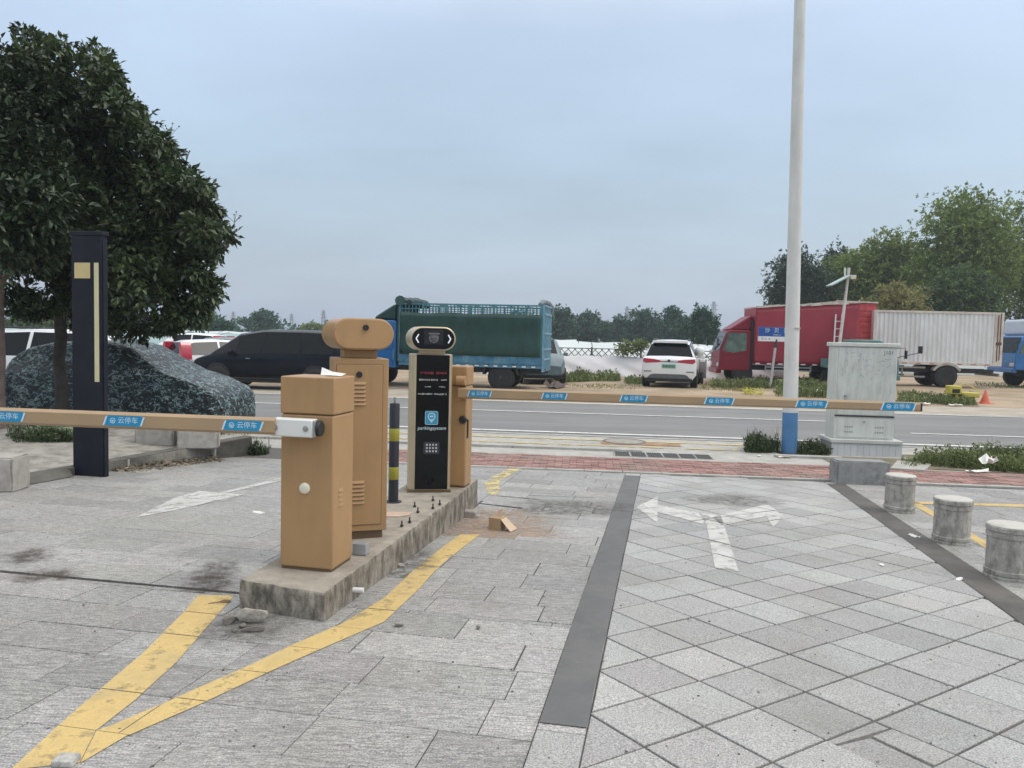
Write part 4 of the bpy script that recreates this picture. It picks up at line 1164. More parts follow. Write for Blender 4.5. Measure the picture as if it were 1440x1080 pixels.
for s_ in (-1, 1):
    b = MB(); b.prism([(s_ * .30, .895), (s_ * .30, .965), (s_ * .50, 1.0), (s_ * .865, 1.03), (s_ * .90, .93), (s_ * .80, .86)], 'x', -2.315, -2.20); b.build('tail_light', red_light, suv, bevel=.012)
    b = MB(); b.lbox(-2.313, -2.26, s_ * .72 - .13, s_ * .72 + .13, .565, .59); b.build('reflector', black_pl, suv)
    b = MB(); b.tube([(-1.55, s_ * .60, 1.67), (-1.4, s_ * .6, 1.715), (.2, s_ * .6, 1.715), (.35, s_ * .6, 1.66)], .018, 8); b.build('roof_rail', dsteel, suv, smooth=40)
    b = MB(); b.box((.62, s_ * 1.03, 1.07), (.12, .2, .15)); b.build('wing_mirror', white_car, suv, bevel=.03)
    for x_ in (-1.38, 1.38):
        b = MB(); b.lathe([(.40, -.0), (.40, .012)], 28, 0, (x_, s_ * .925 - (.006), .36), 'y'); b.build('wheel_arch', black_pl, suv)
        wheel(suv, x_, s_ * .955, .33, .345, .235, s_, steel)
b = MB(); b.prism([(-.34, .905), (.34, .905), (.32, .93), (-.32, .93)], 'x', -2.312, -2.27); b.build('light_bar', mat('dark_red_bar', (.12, .02, .03), .25, .1), suv)
b = MB(); b.lathe([(.05, -2.325), (.05, -2.29)], 18, 0, (0, 0, .95), 'x'); b.build('badge', dsteel, suv, smooth=40)
b = MB(); b.lbox(-2.318, -2.28, -.24, .24, .69, .83); b.build('plate', mat('green_plate', (.22, .44, .33), .5, .1), suv)
b = MB()
for i in range(8): b.lbox(-2.3195, -2.318, -.2 + i * .052, -.165 + i * .052, .715, .80)
b.build('plate_characters', mat('plate_ink', (.05, .09, .08), .6, .1), suv)
b = MB(); b.prism([(-.74, .34), (.74, .34), (.62, .46), (.5, .49), (-.5, .49), (-.62, .46)], 'x', -2.305, -2.2); b.build('diffuser', mat('diffuser', (.10, .10, .105), .6, .1), suv)
b = MB(); b.lbox(-2.0, -1.70, -.60, .60, 1.56, 1.65); b.build('spoiler', white_car, suv, bevel=.012)
b = MB(); b.lbox(-2.0, -1.9, -.55, .55, 1.545, 1.559); b.build('spoiler_shade', black_pl, suv)
b = MB(); b.lbox(-2.25, 2.1, -.8, .8, .22, .34); b.build('underbody', black_pl, suv)

# scooter with a white helmet on its mirror
p = onR(990, 541, .1)
sc_ = thing('motor_scooter', 'grey motor scooter parked between the white SUV and red truck', 'scooter', (p.x + .12, p.y + 1.0, .1), R(-101))
grey_b = mat('scooter_grey', (.26, .23, .24), .4, .12, 4, coat=.3)
b = MB(); b.prism([(-.75, .5), (-.8, .72), (-.2, .74), (-.1, .55), (.25, .3), (.5, .3), (.62, .95), (.72, .98), (.72, .6), (.62, .22), (-.1, .2), (-.3, .35)], 'y', -.16, .16); b.build('body', grey_b, sc_, bevel=.04)
b = MB(); b.lbox(-.75, -.15, -.13, .13, .741, .82); b.build('seat', black_pl, sc_, bevel=.03)
b = MB(); b.tube([(.62, -.34, 1.08), (.66, 0, 1.02), (.62, .34, 1.08)], .02, 8); b.tube([(.66, 0, .9), (.66, 0, 1.05)], .03, 8)
b.build('handlebar', dsteel, sc_, smooth=40)
for s_ in (-1, 1):
    b = MB(); b.tube([(.64, s_ * .26, 1.06), (.62, s_ * .3, 1.25)], .008, 6); b.lathe([(.06, -.01), (.07, .005), (.05, .015)], 16, 0, (.62, s_ * .31, 1.28), 'x'); b.build('mirror', steel, sc_, smooth=40)
wheel(sc_, .62, -.05, .24, .24, .1, -1); wheel(sc_, -.55, -.05, .24, .24, .1, -1)
b = MB(); b.box((.7, 0, .92), (.1, .2, .14)); b.build('headlight', white_pl, sc_, bevel=.03)
p = atY(984, 494, 27.9)
b = MB(); b.lathe([(.135, -.13), (.165, -.06), (.172, 0), (.16, .07), (.12, .13), (.06, .162), (.005, .17)], 24); o = b.build('helmet', mat('helmet_white', (.72, .75, .75), .3, .05), smooth=60)
o.location = (p.x, p.y, p.z); o.rotation_euler = (.3, -.2, .4); tag(o, 'round white helmet hung on the scooter mirror by the SUV', 'helmet')

# the black van
p = onR(370, 553)
van = thing('black_van', 'black people carrier van parked on the far side of the road', 'car', (-7.1, 23.75, .01), R(180 - 4.9)); van.scale = (1, 1, 1.03)
stn = [(-2.42, .80, .45, 1.0, 1.02, .72), (-2.38, .90, .32, 1.06, 1.12, .80), (-2.22, .93, .28, 1.06, 1.58, .70), (-1.95, .935, .28, 1.06, 1.68, .69), (-1.05, .935, .28, 1.05, 1.71, .69), (-.97, .935, .28, 1.05, 1.71, .69),
       (.15, .935, .28, 1.03, 1.705, .68), (.22, .935, .28, 1.03, 1.70, .68), (.95, .93, .28, 1.0, 1.58, .65), (1.72, .91, .28, .96, 1.06, .74), (2.2, .86, .30, .82, .86, .72), (2.42, .72, .34, .62, .66, .55)]
loft(stn, van, black_car, side_glass=(3, 5, 7), front_glass=(8,), rear_glass=(1,))
for s_ in (-1, 1):
    for x_ in (-1.45, 1.5):
        b = MB(); b.lathe([(.39, 0), (.39, .012)], 28, 0, (x_, s_ * .925 - .006, .36), 'y'); b.build('wheel_arch', black_pl, van)
        wheel(van, x_, s_ * .95, .33, .335, .22, s_, mat('rim_dark', (.09, .09, .1), .35, .1, metal=.6))
    b = MB(); b.box((1.05, s_ * 1.02, 1.04), (.11, .2, .15)); b.build('wing_mirror', black_car, van, bevel=.03)
    b = MB(); b.prism([(s_ * .5, .66), (s_ * .78, .72), (s_ * .8, .80), (s_ * .52, .77)], 'x', 2.2, 2.40); b.build('headlight', mat('lamp_clear', (.5, .52, .55), .15, .1), van, bevel=.01)
    b = MB(); b.lbox(.5, .62, s_ * .945 - .012, s_ * .945 + .012, .87, .895); b.build('door_handle', steel, van)
b = MB(); b.lbox(-1.1, 1.1, -.946, -.92, .31, .335); b.lbox(-1.1, 1.1, .92, .946, .31, .335); b.build('sill_trim', mat('sill_dark', (.04, .042, .045), .4), van)
b = MB(); b.lbox(-2.3, 2.2, -.8, .8, .2, .34); b.build('underbody', black_pl, van)

# car wrapped in a camouflage cover
def camo_mat():
    m, t, p, o = new_mat('camo_cloth')
    c = texco(t, 'object')
    v1 = t.nodes.new('ShaderNodeTexNoise'); v1.inputs['Scale'].default_value = 13; v1.inputs['Detail'].default_value = 4; v1.inputs['Roughness'].default_value = .7; v1.inputs['Distortion'].default_value = 1.2
    mp = t.nodes.new('ShaderNodeMapping'); mp.inputs['Scale'].default_value = (.62, .8, 1.15); mp.inputs['Rotation'].default_value = (0, .4, 0); t.links.new(c, mp.inputs[0]); t.links.new(mp.outputs[0], v1.inputs['Vector'])
    cr_ = t.nodes.new('ShaderNodeValToRGB'); cr_.color_ramp.interpolation = 'CONSTANT'
    e = cr_.color_ramp.elements; e[0].position = 0; e[0].color = (.006, .008, .010, 1); e[1].position = .49; e[1].color = (.026, .034, .037, 1)
    for pos, col in ((.522, (.012, .10, .11)), (.562, (.36, .42, .41)), (.605, (.012, .026, .03)), (.650, (.36, .41, .41))):
        k_ = e.new(pos); k_.color = (*col, 1)
    lowf = noise(t, c, 2.6, 3, .6); ad = t.nodes.new('ShaderNodeMath'); ad.operation = 'MULTIPLY_ADD'; t.links.new(lowf, ad.inputs[0]); ad.inputs[1].default_value = .22; t.links.new(v1.outputs[0], ad.inputs[2])
    a2 = t.nodes.new('ShaderNodeMath'); a2.operation = 'ADD'; a2.inputs[1].default_value = -.115; t.links.new(ad.outputs[0], a2.inputs[0]); t.links.new(a2.outputs[0], cr_.inputs[0])
    cc = cr_.outputs[0]
    t.links.new(cc, p.inputs['Base Color']); p.inputs['Roughness'].default_value = .42; p.inputs['Specular IOR Level'].default_value = .5
    bump(t, p, noise(t, c, 9, 5, .6), .9, .05)
    return m
def covered_car():
    rings = []; q = np.random.RandomState(5)
    prof = [(-2.22, .78, 1.0), (-2.12, .86, 1.22), (-1.85, .89, 1.40), (-1.4, .90, 1.50), (-.6, .90, 1.545), (0, .90, 1.53), (.30, .90, 1.46), (.75, .90, 1.22), (1.1, .90, 1.04), (1.65, .89, .90), (2.05, .86, .74), (2.2, .78, .62), (2.24, .70, .42)]
    from mathutils import noise as mn
    xs = np.linspace(-2.22, 2.24, 110); P = np.array(prof)
    W_ = np.interp(xs, P[:, 0], P[:, 1]); Hh = np.interp(xs, P[:, 0], P[:, 2])
    vs = []; n = 56
    for i, x in enumerate(xs):
        h, w = Hh[i], W_[i]; belt = min(.95, h * .88); cab = min(1, max(0, (h - 1.0) / .4)); wt = w * (1 - .27 * cab)
        for j in range(n + 1):
            a = j / n * 2 - 1; s = abs(a); sg = 1 if a >= 0 else -1; k_ = 0
            if s < .34: y = wt * .95 * s / .34; z = h - .025 * (s / .34) ** 2
            elif s < .60:
                k_ = (s - .34) / .26; y = wt * .95 + (w - wt * .95) * k_ - .035 * cab * math.sin(k_ * math.pi); z = (h - .025) + (belt - h + .025) * k_
            else:
                k_ = (s - .60) / .40; y = w * (1.0 - .03 * k_ + .035 * math.sin(k_ * 3.0)); z = belt * (1 - k_) + .12 * k_
                for wx in (-1.35, 1.38):        # the cloth is pushed out over the tyres
                    y += .035 * math.exp(-((x - wx) / .33) ** 2) * max(0, k_ - .35)
            drape = mn.noise(Vector((x * 3.2 + .25 * z, sg * 5, z * .9 + 3))) ; fine = mn.noise(Vector((x * 7 - z * 4, sg * 3, z * 5 + x * 2))); tiny = mn.noise(Vector((x * 17, a * 14, z * 13)))
            ridge = (1 - abs(fine)) ** 3 - .35
            amp = .030 if s > .60 else (.018 if s > .34 else .010)
            fold = amp * (drape * (1.6 if s > .60 else .5) + ridge * 1.1) + .008 * tiny
            hem = (.05 * mn.noise(Vector((x * 5, sg, 0))) + .02) if j in (0, n) else 0
            if s < .34: vs.append((x, sg * y, z + fold))
            else: vs.append((x + fold * .2, sg * (y + fold), max(.06, z + hem)))
    w_ = n + 1; mb = MB()
    fs = [(i * w_ + j, i * w_ + j + 1, (i + 1) * w_ + j + 1, (i + 1) * w_ + j) for i in range(len(xs) - 1) for j in range(n)]
    fs += [tuple(range(w_)), tuple((len(xs) - 1) * w_ + j for j in range(w_ - 1, -1, -1))]
    mb.add(vs, fs)
    t = thing('covered_car', 'car wrapped in a dark camouflage cover parked under the big tree', 'car', (-6.72, 13.92, .0), R(-4.9)); t.scale = (.86, .95, .965)
    o = mb.build('cover', camo_mat(), t, smooth=42)
    pass
    b = MB()
    for s_ in (-1, 1): b.lathe([(.06, -.09), (.11, -.05), (.12, .02), (.07, .1)], 10, 0, (.62, s_ * .96, .98), 'y')
    b.build('mirror_bulge', camo_mat(), t, smooth=60)
    for x_ in (-1.35, 1.38):
        for s_ in (-1, 1): wheel(t, x_, s_ * .80, .31, .31, .2, s_)
covered_car()

# other parked cars at the back left
def hatch(name, label, loc, rz, m, H=1.48, L_=4.0, group='cars parked at the back of the lot'):
    t = thing(name, label, 'car', loc, rz, group); k = L_ / 4.0; h = H / 1.48
    stn = [(-1.98 * k, .72, .45, .88, .9, .66), (-1.94 * k, .82, .34, .93 * h, .97 * h, .74), (-1.72 * k, .84, .28, .95 * h, 1.36 * h, .62), (-1.45 * k, .845, .27, .95 * h, 1.44 * h, .61), (-.62 * k, .85, .27, .94 * h, 1.48 * h, .61), (-.55 * k, .85, .27, .94 * h, 1.48 * h, .61),
           (.28 * k, .85, .27, .93 * h, 1.45 * h, .60), (1.05 * k, .83, .27, .91 * h, .98 * h, .68), (1.72 * k, .78, .28, .80 * h, .83 * h, .66), (1.98 * k, .64, .34, .64, .66, .5)]
    loft(stn, t, m, side_glass=(2, 3, 5), front_glass=(6,), rear_glass=(1,))
    for s_ in (-1, 1):
        b = MB(); b.prism([(s_ * .52, .84 * h), (s_ * .87, .80 * h), (s_ * .85, 1.16 * h), (s_ * .72, 1.40 * h), (s_ * .56, 1.38 * h), (s_ * .62, 1.02 * h)], 'x', -1.98 * k, -1.62 * k); b.build('tail_light', red_light, t, bevel=.01)
        for x_ in (-1.22 * k, 1.22 * k): wheel(t, x_, s_ * .86, .3, .3, .19, s_, steel)
        b = MB(); b.box((.42 * k, s_ * .93, .96 * h), (.1, .16, .12)); b.build('wing_mirror', m, t, bevel=.02)
    b = MB(); b.lbox(-1.85 * k, 1.8 * k, -.72, .72, .2, .32); b.build('underbody', black_pl, t)
    return t
hatch('white_hatchback', 'small white hatchback with upright red tail light left of the black van', (-9.9, 27.0, -.02), R(44), white_car, 1.42, 3.7)
hatch('white_saloon', 'white car with green tinted windows behind the white hatchback', (-15.2, 36.5, 0), R(175), white_car, 1.56, 4.0)
hatch('dark_saloon', 'grey car whose roof shows behind the black van bonnet', (-12.6, 33.5, 0), R(168), mat('grey_car', (.15, .16, .15), .3, .05, coat=.5), 1.42, 4.2)
# white people carrier behind the covered car
ws = thing('white_van', 'long white people carrier hidden behind the camouflage covered car', 'car', (-9.75, 17.9, .0), R(-4.9), 'cars parked at the back of the lot')
stn = [(-2.3, .78, .45, 1.0, 1.02, .7), (-2.24, .88, .32, 1.05, 1.12, .78), (-2.05, .91, .28, 1.06, 1.52, .68), (-1.75, .915, .28, 1.06, 1.60, .68), (-.85, .915, .28, 1.05, 1.64, .68), (-.77, .915, .28, 1.05, 1.64, .68), (.2, .915, .28, 1.03, 1.63, .67), (.85, .91, .28, 1.0, 1.5, .64), (1.5, .89, .28, .97, 1.05, .72), (2.05, .84, .3, .86, .88, .7), (2.28, .7, .34, .66, .68, .55)]
loft(stn, ws, white_car, side_glass=(2, 3, 5, 6), front_glass=(7,), rear_glass=(1,))
for s_ in (-1, 1):
    for x_ in (-1.4, 1.4): wheel(ws, x_, s_ * .93, .33, .33, .2, s_, steel)
    b = MB(); b.prism([(s_ * .66, .9), (s_ * .86, .9), (s_ * .82, 1.2), (s_ * .7, 1.2)], 'x', -2.30, -2.1); b.build('tail_light', red_light, ws, bevel=.01)
    b = MB(); b.tube([(-1.7, s_ * .62, 1.62), (-1.6, s_ * .62, 1.665), (.1, s_ * .62, 1.675), (.2, s_ * .62, 1.63)], .018, 8); b.build('roof_rail', black_pl, ws, smooth=40)

# ---- trucks ---------------------------------------------------------
def chassis(root, x0, x1, w=.72, z=.62):
    b = MB()
    for s_ in (-1, 1): b.lbox(x0, x1, s_ * w / 2 - .04, s_ * w / 2 + .04, z - .09, z + .09)
    for i in range(6):
        x = x0 + .3 + (x1 - x0 - .6) * i / 5; b.lbox(x - .04, x + .04, -w / 2, w / 2, z - .06, z + .06)
    b.build('chassis', dsteel, root)
def axle(root, x, track, r, w, dual=False, m=None):
    b = MB(); b.tube([(x, -track, r), (x, track, r)], .06, 8); b.build('axle', dsteel, root)
    for s_ in (-1, 1):
        wheel(root, x, s_ * track, r, r, w, s_, m)
def truck_cab(root, x0, L_, W_, z0, z1, m, wind=.32, glass=glass_g, fairing=0.0, name='cab'):
    """cab-over cab from x0 (rear) to x0+L_ (front); local +x is the front"""
    xf = x0 + L_
    prof = [(x0, z0), (xf - .03, z0), (xf, z0 + .1), (xf - .02, z0 + (z1 - z0) * .47), (xf - wind, z1 - .05), (xf - wind - .12, z1), (x0 + .05, z1), (x0, z1 - .06)]
    b = MB(); b.prism(prof, 'y', -W_ / 2, W_ / 2); o = b.build(name, m, root, bevel=.045, seg=3)
    zb_ = z0 + (z1 - z0) * .47
    for s_ in (-1, 1):
        yy = s_ * W_ / 2
        pr = [(x0 + .16, zb_ + .05), (xf - .55, zb_ - .06), (xf - .14, zb_ + .02), (xf - wind - .03, z1 - .12), (x0 + .16, z1 - .12)]
        b = MB(); b.prism(pr, 'y', yy - .012 if s_ > 0 else yy - .004, yy + .004 if s_ > 0 else yy + .012); b.build('side_window', glass, root)
        b = MB()
        for aa, bb in (((x0 + .1, z0 + .1), (x0 + .1, z1 - .08)), ((x0 + .1, zb_ - .12), (xf - .1, zb_ - .14)), ((xf - .22, z0 + .35), (xf - .09, zb_))):
            b.bar((aa[0], yy, aa[1]), (bb[0], yy, bb[1]), .008, .012, up=(0, 1, 0))
        b.build('door_seam', black_pl, root)
        b = MB(); b.tube([(xf - .25, yy, z1 - .3), (xf + .1, yy + s_ * .2, z1 - .28), (xf + .12, yy + s_ * .22, z1 - .62)], .012, 6); b.box((xf + .12, yy + s_ * .23, z1 - .52), (.05, .16, .3)); b.build('mirror', black_pl, root)
        b = MB(); b.box((xf - .005, s_ * (W_ / 2 - .22), z0 + .22), (.06, .3, .16)); b.build('headlight', mat('lamp_clear2', (.45, .47, .5), .15, .1), root, bevel=.02)
    d = Vector((-wind + .02, 0, (z1 - .05) - zb_)).normalized(); a_ = Vector((xf - .015, 0, zb_ + .05)); e_ = Vector((xf - wind + .03, 0, z1 - .1)); nrm = Vector((d.z, 0, -d.x)) * .006
    b = MB(); hw = W_ / 2 - .1
    b.add([tuple(a_ + nrm + Vector((0, -hw, 0))), tuple(a_ + nrm + Vector((0, hw, 0))), tuple(e_ + nrm + Vector((0, hw - .05, 0))), tuple(e_ + nrm + Vector((0, -hw + .05, 0)))], [(0, 1, 2, 3)]); wo_ = b.build('windscreen', glass_d, root)
    sd2 = wo_.modifiers.new('t', 'SOLIDIFY'); sd2.thickness = .012
    b = MB(); b.lbox(xf - .12, xf + .08, -W_ / 2 + .04, W_ / 2 - .04, z0 - .12, z0 + .08); b.build('bumper', m, root, bevel=.03)
    return o

# blue stake truck with a green tarpaulin
bt = thing('stake_truck', 'blue stake truck with dark green tarpaulin sides parked beyond the road', 'truck', (-1.45, 25.75, .04), R(180 - 9))
blue_t = mat('truck_blue', (.055, .19, .30), .45, .15, 3, dirt=(.22, .30, .33), dirt_amt=.6, dirt_scale=3)
blue_c = mat('cab_blue', (.02, .14, .38), .35, .08, 2, coat=.3)
tarp = mat('green_tarp', (.008, .045, .036), .5, .22, 2.2, bstr=.8, bscale=5, dirt=(.02, .075, .065), dirt_amt=.5, dirt_scale=2, dirt_stretch=(2, 1, .4))
teal = mat('teal_frame', (.05, .20, .23), .5, .15, 4, dirt=(.15, .22, .24), dirt_amt=.5)
chassis(bt, -2.6, 3.9); axle(bt, -1.25, .95, .42, .42); axle(bt, 3.1, .93, .42, .24)
bl, br, bw, bz0, bz1 = -2.55, 2.08, 1.0, .84, 2.70          # bed rear, bed front, half width
b = MB(); b.lbox(bl, br, -bw, bw, .72, .84); b.build('bed', blue_t, bt)
b = MB()
for s_ in (-1, 1):
    b.lbox(bl, br, s_ * bw - .03, s_ * bw + .03, .8405, 1.22)
    for i in range(26): b.lbox(bl + .02 + i * .19, bl + .07 + i * .19, s_ * (bw + .032) - .01, s_ * (bw + .032) + .01, .86, 1.21)
b.build('drop_side', blue_t, bt)
# tarpaulin sheet, both sides, gently sagging
for s_ in (-1, 1):
    n, m_ = 40, 10; vs = []
    for i in range(n + 1):
        for j in range(m_ + 1):
            x = bl + .05 + (br - bl - .1) * i / n; z = 1.08 + (2.40 - 1.08) * j / m_
            y = bw + .075 + .02 * math.sin(x * 5 + j * .3) + .012 * math.sin(x * 13 + j) + .015 * math.sin(j * .9)
            if j == m_: z += .02 * math.sin(x * 4)
            vs.append((x, s_ * y, z))
    mb = MB().add(vs, [(i * (m_ + 1) + j, (i + 1) * (m_ + 1) + j, (i + 1) * (m_ + 1) + j + 1, i * (m_ + 1) + j + 1) for i in range(n) for j in range(m_)])
    o = mb.build('tarpaulin', tarp, bt, smooth=60); k_ = o.modifiers.new('t', 'SOLIDIFY'); k_.thickness = .008
b = MB()
for s_ in (-1, 1):
    b.lbox(bl, br, s_ * bw - .025, s_ * bw + .025, bz1 - .05, bz1); b.lbox(bl, br, s_ * bw - .02, s_ * bw + .02, bz1 - .19, bz1 - .165)
    for i in range(7): x = bl + .03 + (br - bl - .06) * i / 6; b.lbox(x - .03, x + .03, s_ * bw - .03, s_ * bw + .03, .84, bz1)
    for i in range(40): x = bl + .1 + (br - bl - .2) * i / 39; b.lbox(x - .012, x + .012, s_ * bw - .012, s_ * bw + .012, 2.36, bz1 - .05)
for i in range(9): x = bl + .03 + (br - bl - .06) * i / 8; b.lbox(x - .02, x + .02, -bw, bw, bz1 - .04, bz1 - .005)
b.build('stake_rail', teal, bt)
b = MB()
for y in np.linspace(-bw, bw, 10): b.lbox(bl - .05, bl - .0, y - .035, y + .035, .62, bz1)
for z in (.98, 1.3, 1.8, 2.4, bz1 - .04): b.lbox(bl - .07, bl - .02, -bw, bw, z, z + .06)
b.build('tailgate', mat('gate_pale_blue', (.13, .30, .40), .5, .2, 3, dirt=(.32, .40, .44), dirt_amt=.7, dirt_scale=4), bt)
b = MB(); b.lbox(br + .0, br + .06, -bw, bw, .84, bz1 + .02); b.build('headboard', mat('head_dark', (.03, .06, .07), .6, .2), bt)
def roll(x, seed, m, r=.14, n=14):
    q = random.Random(seed); b = MB(); pts = []
    for i in range(n + 1):
        y = -bw - .05 + (2 * bw + .1) * i / n; pts.append((x + q.uniform(-.04, .04), y, bz1 + .03 + q.uniform(-.03, .05)))
    b.tube(pts, [r * q.uniform(.75, 1.2) for _ in pts], 9); return b
roll(br - .05, 3, MATS['dark_steel'] if 0 else mat('dark_tarp', (.03, .05, .06), .6, .2), .17).build('tarp_roll', tarp, bt, smooth=50)
roll(br - .35, 4, tarp, .11).build('tarp_roll', mat('dark_tarp', (.03, .05, .06), .6, .2), bt, smooth=50)
b = MB(); b.tube([(bl - .02, -bw - .02, 2.42), (bl - .06, -bw, 2.70), (bl + .05, -bw + .1, 2.84), (bl + .2, -bw + .4, 2.86), (bl + .15, 0, 2.82), (bl + .1, bw, 2.72)], [.05, .08, .09, .1, .09, .06], 9); b.build('tarp_fold', mat('fold_grey', (.16, .18, .20), .7, .3, 6), bt, smooth=50)
truck_cab(bt, 2.18, 1.5, 1.95, .62, 2.14, blue_c)
b = MB(); b.prism([(2.20, 2.16), (2.20, 2.68), (2.34, 2.62), (2.9, 2.26), (2.95, 2.16)], 'y', -.9, .9); b.build('fairing', tarp, bt, bevel=.06)
b = MB()
for i in range(14): b.lbox(bl + .2 + i * .3, bl + .32 + i * .3, -bw - .045, -bw - .03, .75, .79); b.lbox(bl + .2 + i * .3, bl + .32 + i * .3, bw + .03, bw + .045, .75, .79)
b.build('reflector_strip', white_pl, bt)
b = MB()
for x in (-1.25,):
    for s_ in (-1, 1): b.prism([(x + .58 * math.cos(R(a)), .5 + .5 * math.sin(R(a))) for a in range(0, 181, 15)] + [(x + .52 * math.cos(R(a)), .5 + .44 * math.sin(R(a))) for a in range(180, -1, -15)], 'y', s_ * .8 - .2, s_ * .8 + .2)
b.build('mudguard', black_pl, bt)

# grey car peeping out behind the blue truck
hatch('grey_hatchback', 'grey car half hidden behind the tailgate of the blue stake truck', (1.02, 29.4, .1), R(-88), mat('teal_grey_car', (.10, .15, .17), .35, .1, coat=.4), 1.62, 4.0)

# red box truck
redm = mat('box_red', (.30, .022, .040), .5, .10, 1.4, bstr=.15, bscale=3, dirt=(.22, .03, .045), dirt_amt=.5, dirt_scale=1.5)
redc = mat('cab_red', (.20, .012, .026), .42, .08, 2, coat=.05, spec=.3)
pf = atY(1003, 510, 31.6)
rt = thing('red_box_truck', 'dark red box truck with red cab parked on the weedy lot', 'truck', (pf.x + 3.2, 32.0, .12), R(180 - 4))
chassis(rt, -2.5, 2.8); axle(rt, -1.5, .95, .40, .42); axle(rt, 2.05, .92, .40, .22)
rx0, rx1, rz0, rz1 = -2.35, 1.66, .80, 3.02
RISE = .26
rz = lambda x: rz1 + RISE * (rx1 - x) / (rx1 - rx0)
b = MB(); b.prism([(rx0, rz0), (rx1, rz0), (rx1, rz1), (rx0, rz(rx0))], 'y', -1.02, 1.02); b.build('cargo_box', redm, rt, bevel=.01)
# loose curtain wall on the camera side, with its ragged pale top
for s_ in (1, -1):
    n, m_ = 44, 12; vs = []
    for i in range(n + 1):
        for j in range(m_ + 1):
            x = rx0 + .02 + (rx1 - rx0 - .04) * i / n; z = rz0 - .02 + (rz(x) - rz0 - .02) * j / m_
            y = 1.035 + .03 * math.sin(math.pi * j / m_) * math.sin(math.pi * i / n) + .008 * math.sin(x * 9) + .004 * math.sin(x * 23 + j)
            vs.append((x, s_ * y, z))
    mb = MB().add(vs, [(i * (m_ + 1) + j, (i + 1) * (m_ + 1) + j, (i + 1) * (m_ + 1) + j + 1, i * (m_ + 1) + j + 1) for i in range(n) for j in range(m_)])
    o = mb.build('curtain', redm, rt, smooth=60); k_ = o.modifiers.new('t', 'SOLIDIFY'); k_.thickness = .006
b = MB(); q = random.Random(12)
for s_ in (1, -1):
    x = rx0 - .1
    while x < rx1 - .05:
        l = q.uniform(.35, .9); b.bar((x, s_ * 1.06, rz(x) + .02 + q.uniform(-.02, .03)), (min(x + l, rx1), s_ * 1.06, rz(min(x + l, rx1)) + .02 + q.uniform(-.02, .04)), .05, q.uniform(.05, .11)); x += l * .93
b.build('roof_flap', mat('pale_tarp', (.55, .50, .43), .8, .25, 5), rt)
b = MB()
for i in range(9):
    for s_ in (1, -1): b.lbox(rx0 + .25 + i * .44, rx0 + .42 + i * .44, s_ * 1.045 - .012, s_ * 1.045 + .012, rz0 - .01, rz0 + .03)
b.build('reflector_strip', white_pl, rt)
truck_cab(rt, 1.78, 1.22, 1.86, .50, 2.12, redc)
b = MB(); b.prism([(1.74, 2.13), (1.74, 2.72), (1.86, 2.66), (2.30, 2.36), (2.64, 2.13)], 'y', -.80, .80); b.build('fairing', redc, rt, bevel=.05)
b = MB(); b.lbox(1.66, 1.775, -.9, .9, .7, 2.5); b.build('gap_panel', black_pl, rt)
b = MB()
for s_ in (-1, 1):
    for z in (.55, .68): b.lbox(-.6, 1.2, s_ * .98 - .02, s_ * .98 + .02, z - .025, z + .025)
    for x in (-.6, .3, 1.15): b.lbox(x, x + .05, s_ * .96 - .02, s_ * .96 + .02, .5, .82)
b.build('side_guard', mat('guard_grey', (.35, .35, .36), .5, .1), rt)

# second red truck: ribbed rear doors face the road
pr = atY(1209, 450, 32.6)
r2 = thing('red_container_truck', 'red container truck showing bright ribbed rear doors behind the utility cabinet', 'truck', (pr.x - .15, 32.6, .1), R(90 + 3))
red2 = mat('door_red', (.42, .035, .045), .45, .12, 2.5, dirt=(.45, .2, .18), dirt_amt=.4, dirt_scale=5)
chassis(r2, .1, 6); axle(r2, 1.3, .9, .42, .4); axle(r2, 5.4, .9, .42, .24)
b = MB(); b.lbox(0, 4.2, -.86, .86, .95, 3.40); b.build('cargo_box', redm, r2, bevel=.01)
for s_ in (-1, 1):
    d = MB(); d.lbox(-.03, -.001, min(s_ * .02, s_ * .80), max(s_ * .02, s_ * .80), 1.9, 3.36)
    for i in range(6): d.lbox(-.05, -.0305, min(s_ * .10, s_ * .70), max(s_ * .10, s_ * .70), 1.98 + i * .22, 2.12 + i * .22)
    d.build('door', red2, r2, bevel=.008)
    b = MB(); b.tube([(-.06, s_ * .08, 1.2), (-.06, s_ * .08, 3.36)], .016, 6); b.build('lock_rod', dsteel, r2)
b = MB(); b.lbox(-.055, -.001, -.86, .86, 1.72, 1.88); b.build('sill', mat('sill_white', (.62, .58, .55), .6, .1), r2)
b = MB(); b.bar((-.02, -.88, 3.43), (-.02, .88, 3.46), .09, .05); b.bar((0, .86, 3.42), (4.2, .86, 3.44), .09, .06); b.build('roof_edge', MATS['pale_tarp'], r2)
truck_cab(r2, 4.4, 1.4, 1.85, .55, 2.3, redc)

